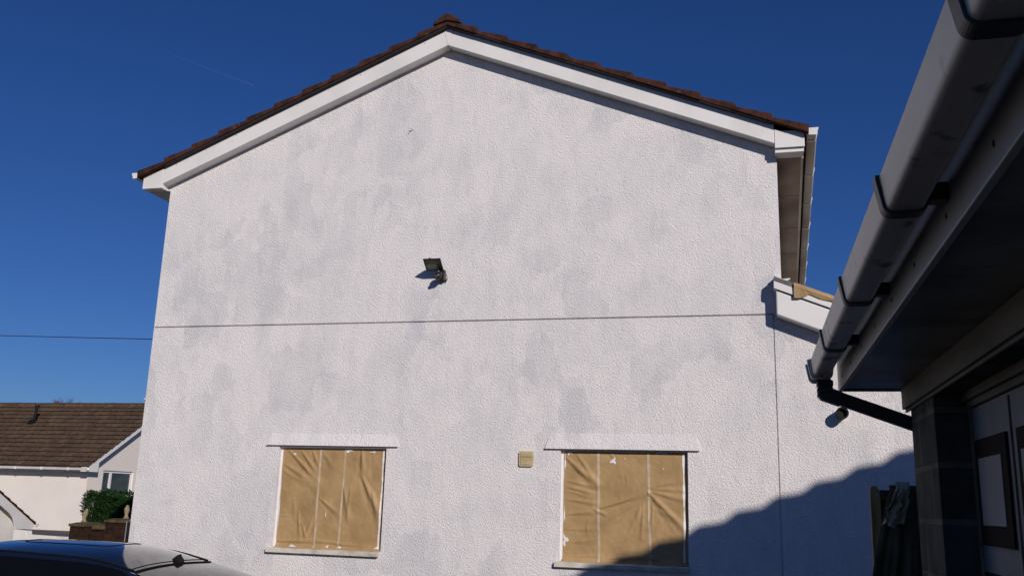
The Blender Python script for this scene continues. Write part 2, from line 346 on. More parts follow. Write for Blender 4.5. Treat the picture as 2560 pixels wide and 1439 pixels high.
# floor slab inside, keeps light from leaking under
# bellcast drips above each window: a wedge of render that flares out over the lintel
for i, (a, b, zt, da, db) in enumerate([(-5.047, -3.546, 0.665, 0.05, 0.045), (-1.991, -0.483, 0.70, 0.058, 0.04)]):
    zb_ = Z(0.533 if i == 0 else 0.538); k = MB()
    k.add([(a, -0.030, zb_), (b, -0.030, zb_), (b - db, 0.001, Z(zt)), (a + da, 0.001, Z(zt)), (a, 0.001, zb_), (b, 0.001, zb_)],
          [(0, 1, 2, 3), (0, 4, 5, 1), (0, 3, 4), (1, 5, 2)])
    lab(k.build('lintel_drip', 'render', house), 'render flared out over the %s papered window' % ('left', 'right')[i])
# windows: frame and sill
for i, (a, b, c, d) in enumerate(windows):
    k = MB(); y0, y1 = 0.047, 0.10; fw = 0.05
    k.box(a, a + fw, y0, y1, Z(c), Z(d)); k.box(b - fw, b, y0, y1, Z(c), Z(d))
    k.box(a + fw, b - fw, y0, y1, Z(d) - fw, Z(d)); k.box(a + fw, b - fw, y0, y1, Z(c), Z(c) + fw)
    k.box((a + b)/2 - .03, (a + b)/2 + .03, y0 + .002, y1 - .002, Z(c) + fw, Z(d) - fw)
    win = k.build('window', 'frame', house)
    k = MB(); k.box(a + fw, b - fw, y0 + .02, y0 + .03, Z(c) + fw, Z(d) - fw); k.build('glass_pane', 'glass', win)
    k = MB(); s0, s1 = ((-4.946, -3.690) if i == 0 else (-1.874, -0.598)); zs = Z(-0.519) if i == 0 else Z(-0.530)
    prof = [(-0.045, zs - 0.048), (-0.045, zs - 0.004), (0.0469, zs + 0.008), (0.0469, zs - 0.03), (-0.012, zs - 0.03), (-0.012, zs - 0.048)]
    k.prism(prof, s0, s1, 'x'); lab(k.build('window_sill', 'sill', win, bevel=0.004), 'grimy sill under the %s papered window' % ('left', 'right')[i])

# bargeboards (uPVC box along each verge) with apex cap
def zt_(x): return Z(5.179 - 0.411*abs(x - AP))
def zb_(x): return Z(4.978 - 0.411*abs(x - AP))
yb = T(8.87)
for side, (xe) in ((-1, -6.655), (1, 0.300)):
    xa = AP + side*0.055; k = MB()
    pa = AP + side*0.004
    poly = [(pa, zb_(pa)), (xa + side*0.0, zt_(xa)), (xe, zt_(xe)), (xe, zb_(xe))]
    if side > 0: poly = poly[::-1]
    k.prism(poly, yb, -0.002, 'y')
    o = k.build('bargeboard', 'upvc', house, bevel=0.004)
    for q in range(9):
        xx = AP + side*(0.28 + q*0.38)
        MB().tube([(xx, yb - 0.003, zt_(xx) - .035), (xx, yb + 0.004, zt_(xx) - .035)], 0.0085, 6).build('nail_head', 'sill', o)
k = MB(); k.prism([(AP - 0.004, zb_(AP) + .002), (AP + 0.004, zb_(AP) + .002), (AP + 0.052, zt_(AP + 0.052)), (AP, zt_(AP)), (AP - 0.052, zt_(AP + .052))], yb - 0.004, 0.0)
k.build('apex_cap', 'upvc', house, bevel=0.002)
# eaves boxes at both ends of the verge, running back along the house
k = MB(); k.prism([(-6.92, Z(3.495)), (-6.657, Z(3.495)), (-6.657, Z(3.73)), (-6.70, Z(3.715)), (-6.92, Z(3.66))], yb - 0.006, -0.003)
k.prism([(-6.92, Z(3.50)), (XL - .001, Z(3.50)), (XL - .001, Z(3.70)), (-6.92, Z(3.655))], -0.002, 8.1)
k.build('eaves_box', 'upvc', house, bevel=0.003)
k = MB(); k.prism([(0.303, Z(3.498)), (0.585, Z(3.498)), (0.585, Z(3.665)), (0.36, Z(3.675)), (0.303, Z(3.70))], yb - 0.006, 0.05)
k.prism([(0.303, Z(3.455)), (0.575, Z(3.455)), (0.575, Z(3.497)), (0.303, Z(3.497))], yb + 0.02, 0.05)
k.build('eaves_box', 'upvc', house, bevel=0.003)
k = MB(); k.box(XR + 0.001, 0.552, 0.051, 8.1, Z(3.46), Z(3.475))
for q in range(1, 6): k.box(XR + .001, 0.552, q*1.25, q*1.25 + .006, Z(3.456), Z(3.46))
skew(k.build('soffit', 'soffit_old', house))
k = MB(); k.box(0.553, 0.577, 0.051, 8.1, Z(3.445), Z(3.66))
skew(k.build('fascia', 'upvc_old', house))
# gutters: half-square section swept along Y
def gutter_prof(xi, xo, zt, zb, th=0.004):
    s = 1 if xo > xi else -1
    dx = abs(xo - xi)
    out = [(xi, zt), (xi + s*dx*0.18, zb), (xo - s*dx*0.13, zb), (xo, zt)]
    inn = [(xo - s*th, zt), (xo - s*(dx*0.13 + th), zb + th), (xi + s*(dx*0.18 + th), zb + th), (xi + s*th, zt)]
    return out + inn
def bracket(k, xi, xo, zt, zb, y0, y1, e=0.006):
    s = 1 if xo > xi else -1; dx = abs(xo - xi)
    out = [(xi, zt), (xi + s*dx*0.18, zb - e), (xo - s*(dx*0.13) , zb - e), (xo + s*e, zt + .004), (xo + s*e, zt + .012), (xo - s*0.012, zt + .012)]
    inn = [(xo - s*.012, zt + .002), (xo - s*0.001, zt + .001), (xo - s*(dx*0.13 + .001), zb - .001), (xi + s*(dx*.18 + .001), zb - .001), (xi + s*.005, zt)]
    k.prism(out + inn, y0, y1)
k = MB(); k.prism(gutter_prof(0.592, 0.712, Z(3.682), Z(3.612)), yb + .01, 8.1)
gr = k.build('gutter', 'upvc_old', house); skew(gr)
k = MB(); k.prism([(0.588, Z(3.688)), (0.602, Z(3.618)), (0.702, Z(3.612)), (0.724, Z(3.688))], yb - 0.004, yb + 0.014); k.build('end_cap', 'upvc', gr)
for q in range(7):
    k = MB(); y = 0.0 + q*1.015; bracket(k, 0.590, 0.716, Z(3.682), Z(3.610), y, y + 0.045)
    skew(k.build('gutter_bracket', 'upvc', gr))
k = MB(); k.prism(gutter_prof(-6.955, -7.06, Z(3.695), Z(3.632)), yb + .0, 8.1); gl = k.build('gutter', 'upvc', house)
k = MB(); k.prism([(-6.95, Z(3.70)), (-6.965, Z(3.636)), (-7.06, Z(3.630)), (-7.085, Z(3.70))], yb - 0.016, yb - .001); k.build('end_cap', 'upvc', gl)

# roof: overlapping tile courses as a saw-tooth, both pitches
def roof_courses(apx, apz, slope, xe, side, n, y0, y1, h1, h0, wav=None):
    k = MB(); run = abs(xe - apx)/n
    for q in range(n):
        xa = xe - side*run*q; xb = xa - side*run*1.12     # tail (low) to head (high), overlapping the next
        if q == n - 1: xb = apx
        za, zb2 = apz - slope*abs(xa - apx), apz - slope*abs(xb - apx)
        poly = [(xa, za), (xa + side*0.004, za + h1), (xb, zb2 + h0), (xb, zb2)]
        jit = RNG.uniform(-0.006, 0.006)
        k.prism(poly, y0 + jit, y1)
    return k
zr = Z(5.179) + 0.012
kl = roof_courses(AP, zr, 0.4145, -6.965, -1, 11, T(8.80), 8.2, 0.083, 0.038)
kr = roof_courses(AP, zr, 0.4145, 0.625, 1, 11, T(8.80), 8.2, 0.083, 0.038)
kl.add(kr.v, kr.f); roof = skew(kl.build('roof', 'tile', house, bevel=0.006))
k = MB(); 
for s_ in (-1, 1):
    x1 = AP + s_*3.44
    k.prism([(AP, zr - .002), (x1, zr - .002 - .4145*3.44), (x1, zr - .012 - .4145*3.44), (AP, zr - .012)][::s_], T(8.815), 8.15)
k.build('undercloak', 'felt', roof)
for q in range(18):
    k = MB(); y = T(8.785) + q*0.45; e = 0.004*(q % 2)
    k.prism([(AP - 0.165, zr + 0.005), (AP - 0.155, zr + 0.045), (AP - 0.05, zr + 0.125 + e), (AP + 0.0, zr + 0.138 + e), (AP + 0.05, zr + 0.122 + e), (AP + 0.155, zr + 0.04), (AP + 0.165, zr + 0.0), (AP, zr + 0.05)], y, y + 0.455)
    k.build('ridge_tile', 'tile', roof, bevel=0.01)

# extension to the right, coplanar with the gable wall
def ez(x): return Z(2.14 - 0.41*(x - 0.243))
k = MB(); x1 = 3.1
k.prism([(XJ + .004, ZB), (x1, ZB), (x1, ez(x1) - .1), (XR + .002, ez(XR) - .1), (XR + .002, zj + GJ - .002), (XJ + .004, zj + GJ - .002)], 0.0, 0.25)
k.box(x1 - .25, x1, 0.25, 6, ZB, ez(x1) - .12); k.box(XJ + .05, x1, 5.8, 6, ZB, ez(x1) - .12)
ew = k.build('extension_wall', 'render', house)
k = MB(); ye = T(8.85)
def strip(x0, x1, a, b): return [(x0, ez(x0) - b), (x1, ez(x1) - b), (x1, ez(x1) - a), (x0, ez(x0) - a)]
k.prism(strip(0.262, 3.3, 0.082, 0.318), ye, -0.002)
k.build('extension_bargeboard', 'upvc', house, bevel=0.012)
k = MB(); k.prism(strip(0.243, 3.3, 0.0, 0.072), ye - 0.018, -0.003)
k.build('extension_verge_trim', 'upvc', house, bevel=0.004)
k = MB(); k.prism(strip(0.270, 3.3, 0.0725, 0.0815), ye + 0.004, -0.004); k.build('shadow_gap', 'felt', house)
k = MB(); k.prism([(0.240, ez(.24) + .001), (3.3, ez(3.3) + .001), (3.3, ez(3.3) + .045), (0.247, ez(.247) + .05)], ye - 0.010, 6.2)
k.build('extension_roof', 'lead', house, bevel=0.004)
k = MB(); k.prism([(0.262, ez(.26) + .052), (0.36, ez(.36) + .056), (0.40, ez(.40) + .092), (0.395, ez(.395) + .10), (0.33, ez(.33) + .068), (0.262, ez(.26) + .075)], ye + .05, ye + 0.14)
lab(k.build('lead_flashing_tip', 'upvc', house), 'pale bent flashing tip at the top of the extension roof')
# a chipped spot high on the wall
k = MB()
for (dx, dz, s_) in ((0, 0, .022), (.025, .01, .012), (-.02, -.03, .012), (.01, .03, .008)):
    k.prism([(-3.619 + dx + s_*cos(a)*(1 + .4*sin(3*a)), Z(4.033) + dz + s_*.6*sin(a)) for a in [i*pi/4 for i in range(8)]], -0.002, 0.001)
k.build('chipped_spot', 'brown_wood', house)

# brown paper folded over the extension's roof edge
k = MB(); n = 46; vs = []; fs = []
for i in range(n + 1):
    x = 0.425 + i*0.045
    e = ez(x)
    lower = 0.012 + 0.020*noise.noise(Vector((x*7, 3, 0))) + 0.012*noise.noise(Vector((x*23, 1, 0)))
    if i < 3: lower = 0.115 - 0.03*i
    if i == 0: lower = 0.10
    b = 0.010*noise.noise(Vector((x*13, 0, 5)))
    vs += [(x, ye + .45, e + .058), (x, ye + 0.12, e + 0.056 + b), (x, ye - 0.022, e + 0.054 + b), (x, ye - 0.034 - abs(b), e + 0.02), (x + 0.5*b, ye - 0.026 - abs(b), e - lower)]
for i in range(n):
    for j in range(4): a = i*5 + j; fs.append((a, a + 1, a + 6, a + 5))
k.add(vs, fs); tag(k.build('masking_paper_strip', 'kraft', solid=0.003), 'brown paper folded over the sloping roof edge of the extension', 'masking paper')

# ------------------------------------------------------------------ papered windows
def seg_d(u, v, a):
    x0, y0, x1, y1 = a[:4]; dx, dy = x1 - x0, y1 - y0; L2 = dx*dx + dy*dy
    t = ((u - x0)*dx + (v - y0)*dy)/L2; tc = min(max(t, 0), 1)
    px, py = x0 + tc*dx, y0 + tc*dy
    s = ((u - x0)*dy - (v - y0)*dx)/sqrt(L2)
    return sqrt((u - px)**2 + (v - py)**2), s, tc
def crumple(folds, seed):
    def h(u, v):
        z = 0
        for a in folds:
            d, s, t = seg_d(u, v, a)
            w_ = a[5]*(0.45 + 0.9*t) ; am = a[4]*(0.4 + 0.6*sin(pi*min(max(t, .05), .95)))
            z += am*exp(-(d/w_)**2) - 0.5*am*exp(-((s - 1.8*w_)/w_)**2)*exp(-(d/(3*w_))**2)
        z += 0.004*noise.noise(Vector((u*3.1 + seed, v*2.6, seed))) + 0.0016*noise.noise(Vector((u*11 + seed, v*9, seed)))
        z += 0.0034*abs(noise.noise(Vector((u*19 + 5*v + seed, v*15 - 6*u, 1.3*seed))))
        z += 0.0030*(abs(noise.noise(Vector((u*8 + 4*v + seed, v*6 - 3*u, 2.3*seed)))))
        return z
    return h
def nrm(x, y, x0, x1, y0, y1): return (x - x0)/(x1 - x0), 1 - (y - y0)/(y1 - y0)
def mk(folds, B, amp=1):
    o = []
    for (x0, y0, x1, y1, a, w_) in folds:
        u0, v0 = nrm(x0, y0, *B); u1, v1 = nrm(x1, y1, *B); o.append((u0, v0, u1, v1, a*amp, w_))
    return o
B1 = (310, 1290, 225, 1180); B2 = (610, 1770, 265, 1290)
F1 = mk([(360, 240, 650, 520, .016, .022), (480, 240, 650, 460, .014, .018), (590, 240, 655, 380, .010, .016), (335, 380, 640, 560, .012, .03), (330, 450, 640, 600, .007, .03),
         (700, 270, 800, 400, .006, .02), (690, 700, 865, 835, .010, .02), (1060, 235, 1085, 470, .016, .022), (1085, 500, 1235, 800, .022, .03), (1150, 300, 1170, 520, -.006, .02), (1180, 620, 1240, 860, .012, .02),
         (915, 600, 970, 880, .011, .02), (975, 560, 965, 900, .008, .012), (500, 830, 530, 1045, .010, .014), (545, 950, 590, 1080, .010, .013), (635, 900, 590, 1060, .010, .014), (690, 920, 650, 1040, .006, .012),
         (250, 1125, 700, 1110, .012, .018), (700, 1110, 1240, 1150, .012, .018), (290, 880, 420, 880, .005, .008), (440, 700, 470, 860, .005, .015), (760, 830, 760, 900, .004, .01)], B1)
F2 = mk([(630, 325, 930, 575, .020, .028), (740, 300, 930, 560, .009, .02), (620, 540, 930, 600, .008, .018), (630, 600, 930, 660, .009, .018), (640, 640, 930, 700, .006, .018), (640, 720, 940, 750, .008, .018), (640, 860, 930, 820, .008, .02), (630, 400, 800, 480, .006, .02),
         (970, 790, 1385, 635, .018, .022), (1050, 900, 1385, 645, .009, .022), (1150, 900, 1390, 650, .009, .02), (1240, 1000, 1392, 660, .008, .02), (1030, 760, 1385, 625, -.006, .02), (1290, 980, 1340, 780, .005, .014),
         (1410, 630, 1745, 960, .018, .022), (1410, 640, 1640, 930, .010, .02), (1420, 625, 1755, 700, .008, .018), (1420, 600, 1745, 610, .006, .016), (1420, 590, 1700, 520, .005, .02), (1450, 780, 1640, 860, .004, .02),
         (1365, 735, 1350, 1050, .008, .012), (1450, 740, 1440, 980, .006, .012), (880, 790, 960, 830, .008, .012), (960, 830, 1010, 850, .010, .012), (640, 1000, 930, 980, .005, .018), (830, 940, 850, 1040, .004, .01),
         (640, 1120, 940, 1080, .004, .02), (620, 1255, 960, 1230, .008, .014), (960, 1255, 1400, 1225, .012, .016), (1400, 1225, 1760, 1300, .014, .018), (1040, 270, 1080, 310, .008, .010), (1200, 480, 1215, 570, .004, .008)], B2)
rngp = random.Random(3)
def papered(i, folds, tapes, blobs, label):
    a, b, c, d = windows[i]; c2, d2 = Z(c) + 0.004, Z(d) - 0.012
    x0, x1 = a + 0.028, b - 0.010; yp = 0.044; H = crumple(folds, 1.7 + i*5)
    th = thing('masking_paper_sheet', label, 'masking paper', ((x0 + x1)/2, yp, c2))
    def fn(u, v):
        # the sheet's border is wavy, its edges taped flat
        e = min(u, 1 - u, v, 1 - v); k = min(e/0.03, 1.0)
        x = x0 + (x1 - x0)*u; z = c2 + (d2 - c2)*v
        if u < .001: x += 0.004*noise.noise(Vector((z*9, i, 0)))
        if u > .999: x += 0.005*noise.noise(Vector((z*11, i + 3, 0)))
        y = yp - H(u, v)*1.0*k
        if v < 0.035: y -= (0.035 - v)*0.9      # turned forward on to the sill
        return (x, min(y, 0.046), z)
    k = MB(); k.grid(fn, 130, 120); k.build('paper', 'kraft', th, smooth=True)
    for (ut, ub, wd_) in tapes:
        k = MB()
        def tf(u, v, ut=ut, ub=ub, wd_=wd_):
            xc = ut + (ub - ut)*(1 - v) + 0.004*noise.noise(Vector((v*3, ut, 0)))
            uu = xc + (u - .5)*wd_; p = fn(min(max(uu, 0.004), .996), min(max(v, .004), .996)); return (p[0], p[1] - 0.003, p[2])
        k.grid(tf, 4, 60); k.build('tape_strip', 'tape', th)
    # ragged strip of overpainted tape down the right side
    k = MB()
    def rf(u, v):
        wob = 0.010*noise.noise(Vector((v*7 + i*9, 2, 1))) + 0.006*noise.noise(Vector((v*25, 2, 1)))
        p = fn(min(max(0.972 + (u - .5)*(0.014 + wob) + 0.006*noise.noise(Vector((v*4, i, 7))), .004), .997), min(max(v, .03), .99)); return (p[0], p[1] - 0.0035, p[2])
    k.grid(rf, 2, 70); k.build('painted_tape_edge', 'smear', th)
    for (u, v, ru, rv) in blobs:
        k = MB()
        ph = rngp.uniform(0, 6); pts = []
        for q in range(14):
            an = q*2*pi/14; rr = 1 + .45*sin(3*an + ph) + .3*sin(5*an + ph*2) + rngp.uniform(-.2, .2)
            p = fn(min(max(u + ru*rr*cos(an), .003), .997), min(max(v + rv*rr*sin(an), .01), .995)); pts.append((p[0], p[1] - 0.0035, p[2]))
        p = fn(u, v); pts.append((p[0], p[1] - 0.004, p[2]))
        k.add(pts, [(q, (q + 1) % 14, 14) for q in range(14)])
        k.build('paint_smear', 'smear', th)
papered(0, F1, [(0.372, 0.372, 0.018), (0.610, 0.600, 0.018)], [(.12, .945, .012, .008), (.635, .985, .028, .016), (.87, .975, .03, .006), (.17, .015, .03, .01), (.50, .025, .01, .012), (.62, .02, .012, .012), (.96, .03, .02, .008), (.004, .4, .006, .2), (.46, .34, .003, .03)],
        'brown masking paper with two vertical tape strips over the left window')
papered(1, F2, [(0.285, 0.296, 0.022), (0.690, 0.705, 0.022)], [(.045, .985, .018, .018), (.41, .915, .022, .024), (.018, .19, .020, .045), (.008, .42, .006, .06), (.01, .9, .006, .06), (.81, .855, .003, .01), (.50, .94, .004, .006), (.60, .995, .05, .004), (.8, .992, .05, .006)],
        'brown masking paper with radiating creases over the right window, partly in shadow')

# ------------------------------------------------------------------ floodlight, vent, flue on the wall
fl = thing('floodlight', 'black security floodlight with motion sensor fixed high on the white gable wall', 'floodlight', W(-3.2, 9, 2.40))
F = Vector(W(-3.205, 8.84, 2.430)); vv = Vector((0, .80, -.60)); nn = Vector((0, -.60, -.80)); uu = Vector((1, 0, 0))
def LP(a, b, c): return F + uu*a + vv*b + nn*c
def hexa(k, fr, bk, mi=0):
    k.add(fr + bk, [(0, 1, 2, 3), (7, 6, 5, 4), (0, 4, 5, 1), (1, 5, 6, 2), (2, 6, 7, 3), (3, 7, 4, 0)], mi)
k = MB(); a, b = .095, .080
hexa(k, [LP(-a, -b, 0), LP(a, -b, 0), LP(a, b, 0), LP(-a, b, 0)], [LP(-a*.66, -b*.30, -.055), LP(a*.66, -b*.30, -.055), LP(a*.66, b*.75, -.055), LP(-a*.66, b*.75, -.055)])
for q in range(6):
    xx = -.06 + q*.024
    hexa(k, [LP(xx, -b*.25, -.05), LP(xx + .005, -b*.25, -.05), LP(xx + .005, b*.6, -.05), LP(xx, b*.6, -.05)], [LP(xx, -b*.25, -.064), LP(xx + .005, -b*.25, -.064), LP(xx + .005, b*.6, -.064), LP(xx, b*.6, -.064)])
case = k.build('lamp_casing', 'lamp_case', fl, bevel=0.003)
k = MB(); tk = .012
for (p0, p1, p2, p3) in (((-a, -b), (a, -b), (a, -b + tk), (-a, -b + tk)), ((-a, b - tk), (a, b - tk), (a, b), (-a, b)), ((-a, -b + tk), (-a + tk, -b + tk), (-a + tk, b - tk), (-a, b - tk)), ((a - tk, -b + tk), (a, -b + tk), (a, b - tk), (a - tk, b - tk))):
    hexa(k, [LP(*p, .012) for p in (p0, p1, p2, p3)], [LP(*p, .0005) for p in (p0, p1, p2, p3)])
k.build('bezel', 'lamp_case', fl)
k = MB(); hexa(k, [LP(-a + tk, -b + tk, .004), LP(a - tk, -b + tk, .004), LP(a - tk, b - tk, .004), LP(-a + tk, b - tk, .004)], [LP(-a + tk, -b + tk, .001), LP(a - tk, -b + tk, .001), LP(a - tk, b - tk, .001), LP(-a + tk, b - tk, .001)])
k.build('glass_front', 'lamp_glass', fl)
k = MB(); k.tube([LP(-.03, -b - .004, .006), LP(-.01, -b - .004, .006)], .007, 8); k.build('catch', 'lamp_case', fl)
k = MB(); k.box(-3.175, -3.115, -0.06, 0, Z(2.28), Z(2.395)); k.box(-3.16, -3.13, -0.12, -0.05, Z(2.325), Z(2.36)); k.tube([(-3.10, -.03, Z(2.35)), (-3.09, -.03, Z(2.30)), (-3.11, -.02, Z(2.27))], .006, 8)
k.build('wall_bracket', 'lamp_case', fl, bevel=0.003)
k = MB()
def sph(k, c, r, sx=1, sy=1, sz=1, n=12, mi=0):
    vs = []; fs = []
    for i in range(n + 1):
        th_ = pi*i/n
        for j in range(n*2): vs.append((c[0] + r*sx*sin(th_)*cos(pi*j/n), c[1] + r*sy*sin(th_)*sin(pi*j/n), c[2] + r*sz*cos(th_)))
    for i in range(n):
        for j in range(n*2): fs.append((i*2*n + j, i*2*n + (j + 1) % (2*n), (i + 1)*2*n + (j + 1) % (2*n), (i + 1)*2*n + j))
    k.add(vs, fs, mi)
sph(k, (-3.170, -0.105, Z(2.315)), .042, 1, 1, 1.0); sph(k, (-3.185, -0.135, Z(2.30)), .026, 1, 1, .8, mi=1)
k.build('motion_sensor', ['lamp_case', 'pipe'], fl, smooth=True)

vt = thing('vent_cover', 'small square cream vent cover on the wall between the two papered windows', 'vent', W(-2.18, 9, 0.36))
def rrect(cx, cz, hx, hz, r, n=4):
    pts = []
    for (sx, sz, a0) in ((1, 1, 0), (-1, 1, 90), (-1, -1, 180), (1, -1, 270)):
        for q in range(n + 1):
            an = rad(a0 + 90*q/n); pts.append((cx + sx*(hx - r) + r*cos(an), cz + sz*(hz - r) + r*sin(an)))
    return pts
k = MB(); k.prism(rrect(-2.18, Z(.435), .074, .076, .022), -0.022, 0.0); k.build('backplate', 'cream', vt, bevel=.004)
k = MB(); k.prism(rrect(-2.174, Z(.438), .060, .061, .012), -0.029, -.0225, ); k.build('flap', 'cream', vt, bevel=.003)
k = MB(); k.box(-2.228, -2.12, -.0305, -.029, Z(.452), Z(.456)); k.build('slot', 'pipe', vt)

fp = thing('flue_pipe', 'short dark waste pipe end poking out of the wall beneath the diagonal downpipe', 'pipe', W(.81, 9, .84))
k = MB(); cx, cz = .806, Z(.893); N = 28
def ring(k, r0, r1, y0, y1, mi=0):
    vs = []
    for (r, y) in ((r0, y0), (r1, y0), (r1, y1), (r0, y1)):
        vs += [(cx + r*cos(2*pi*q/N), y, cz + r*sin(2*pi*q/N)) for q in range(N)]
    k.add(vs, [(a_*N + q, a_*N + (q + 1) % N, ((a_ + 1) % 4)*N + (q + 1) % N, ((a_ + 1) % 4)*N + q) for a_ in range(4) for q in range(N)], mi)
ring(k, .040, .051, -0.12, 0.05); ring(k, .051, .056, -.125, -.09)
k.build('pipe_end', 'black', fp, smooth=False)
k = MB(); k.tube([(cx, -.085, cz), (cx, -.08, cz)], .041, 20); k.build('pipe_baffle', 'dark', fp)
k = MB(); ring(k, .050, .075, -0.006, 0.001); k.build('sealant_collar', 'smear', fp)

# ------------------------------------------------------------------ garage on the right
gar = thing('garage', 'dark block garage in shade at the right with white panelled door, fascia and gutter', 'garage', (0.735, T(4.7), -0.1))
GX, GE = 0.735, T(4.70)
YN = T(-2.4)
k = MB()
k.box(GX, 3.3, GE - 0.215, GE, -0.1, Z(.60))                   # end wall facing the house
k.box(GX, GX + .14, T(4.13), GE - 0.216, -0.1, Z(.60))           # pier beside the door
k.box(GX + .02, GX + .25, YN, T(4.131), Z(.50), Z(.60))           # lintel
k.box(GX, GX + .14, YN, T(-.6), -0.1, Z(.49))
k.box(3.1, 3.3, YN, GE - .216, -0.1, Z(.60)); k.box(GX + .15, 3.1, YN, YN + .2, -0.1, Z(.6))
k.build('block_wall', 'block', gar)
DX = 0.873
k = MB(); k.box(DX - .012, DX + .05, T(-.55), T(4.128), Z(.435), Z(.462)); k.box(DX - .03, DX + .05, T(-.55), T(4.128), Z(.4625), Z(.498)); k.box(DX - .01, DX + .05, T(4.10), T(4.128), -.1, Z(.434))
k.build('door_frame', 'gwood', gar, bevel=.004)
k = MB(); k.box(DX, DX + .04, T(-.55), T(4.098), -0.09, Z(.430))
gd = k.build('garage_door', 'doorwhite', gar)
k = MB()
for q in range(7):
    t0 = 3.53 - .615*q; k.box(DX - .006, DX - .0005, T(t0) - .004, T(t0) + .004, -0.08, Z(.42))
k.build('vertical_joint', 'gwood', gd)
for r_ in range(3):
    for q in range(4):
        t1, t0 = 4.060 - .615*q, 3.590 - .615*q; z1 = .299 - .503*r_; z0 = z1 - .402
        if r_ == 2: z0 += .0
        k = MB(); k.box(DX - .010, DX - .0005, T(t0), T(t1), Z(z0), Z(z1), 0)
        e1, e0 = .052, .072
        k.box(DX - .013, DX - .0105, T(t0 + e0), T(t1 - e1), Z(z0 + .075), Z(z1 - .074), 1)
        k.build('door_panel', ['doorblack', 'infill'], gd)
# soffit, frieze board, fascia
FX, FE = 0.425, T(4.84)
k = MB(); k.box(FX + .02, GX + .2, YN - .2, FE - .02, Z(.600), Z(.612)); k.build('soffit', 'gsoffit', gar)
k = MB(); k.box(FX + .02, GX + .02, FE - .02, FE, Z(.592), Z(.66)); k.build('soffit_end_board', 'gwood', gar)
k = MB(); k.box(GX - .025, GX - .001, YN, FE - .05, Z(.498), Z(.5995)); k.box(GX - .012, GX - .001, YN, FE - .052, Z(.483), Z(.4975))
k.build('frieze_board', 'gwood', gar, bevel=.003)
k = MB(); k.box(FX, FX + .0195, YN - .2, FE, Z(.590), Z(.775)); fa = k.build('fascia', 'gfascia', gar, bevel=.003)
for q in range(9):
    t0 = 4.6 - q*.42
    MB().box(FX - .002, FX + .001, T(t0) - .003, T(t0) + .003, Z(.637) - .006, Z(.637) + .006).build('fixing_nail', 'black', fa)
arc = [(.3105 + .0165*cos(rad(q)), Z(.6555) + .0165*sin(rad(q))) for q in range(192, 271, 9)]
arc2 = [(.3585 + .0165*cos(rad(q)), Z(.6555) + .0165*sin(rad(q))) for q in range(270, 346, 12)]
gp = [(.390, Z(.7125))] + arc2[::-1] + arc[::-1] + [(.2845, Z(.7135)), (.290, Z(.7135)), (.300, Z(.655)), (.312, Z(.643)), (.358, Z(.643)), (.370, Z(.655)), (.385, Z(.7125))]
k = MB(); k.prism(gp, YN - .2, T(4.62)); gg = k.build('gutter', 'gpvc', gar); gg.data.polygons.foreach_set('use_smooth', [len(p.vertices) == 4 for p in gg.data.polygons]); gg.modifiers.new('split', 'EDGE_SPLIT').split_angle = rad(25)
# running outlet at the end with its two collars
k = MB()
def wrap(k, e, y0, y1, mi=0):
    rr_ = .0165 + e
    o_ = [(.395, Z(.716))] + [(.3585 + rr_*cos(rad(q)), Z(.6555) + rr_*sin(rad(q))) for q in range(340, 269, -14)] + [(.3105 + rr_*cos(rad(q)), Z(.6555) + rr_*sin(rad(q))) for q in range(270, 191, -13)] + [(.283 - e, Z(.713)), (.283 - e, Z(.722)), (.296, Z(.722))]
    i_ = [(.296, Z(.7145)), (.284, Z(.7145)), (.2943, Z(.652)), (.3000, Z(.643)), (.3105, Z(.6388)), (.3585, Z(.6388)), (.370, Z(.643)), (.392, Z(.716))]
    k.prism(o_ + i_, y0, y1, 'y', mi)
wrap(k, .004, T(4.60), T(4.79))
wrap(k, .013, T(4.625), T(4.645)); wrap(k, .013, T(4.775), T(4.80))
k.box(.300, .378, T(4.78), T(4.79), Z(.64), Z(.71))
k.build('gutter_outlet', 'gpvc', gg)
for t0 in (1.235, 2.05, 2.97, 3.86):
    k = MB(); wrap(k, .006, T(t0) - .022, T(t0) + .022); k.box(.385, FX - .001, T(t0) - .02, T(t0) + .02, Z(.66), Z(.70))
    k.build('gutter_bracket', 'pipe', gg, bevel=.002)
# downpipe: square section, drops from the outlet, then slants back under the eaves to the wall end
k = MB(); y0, y1 = T(4.712), T(4.777)
k.prism([(.322, Z(.638)), (.322, Z(.560)), (.335, Z(.545)), (.760, Z(.388)), (.760, Z(.452)), (.39, Z(.590)), (.388, Z(.638))], y0, y1)
dp = k.build('downpipe', 'pipe', gar, bevel=.006)
k = MB(); k.box(.317, .393, y0 - .005, y1 + .005, Z(.605), Z(.632)); k.box(.318, .392, y0 - .004, y1 + .004, Z(.575), Z(.598))
k.prism([(.318, Z(.572)), (.318, Z(.558)), (.333, Z(.540)), (.42, Z(.508)), (.442, Z(.570)), (.393, Z(.592)), (.392, Z(.572))], y0 - .003, y1 + .003)
k.build('pipe_collar', 'pipe', dp, bevel=.004)
k = MB(); k.box(.76, .825, y0, y1, -.1, Z(.452)); k.build('lower_downpipe', 'pipe', dp)
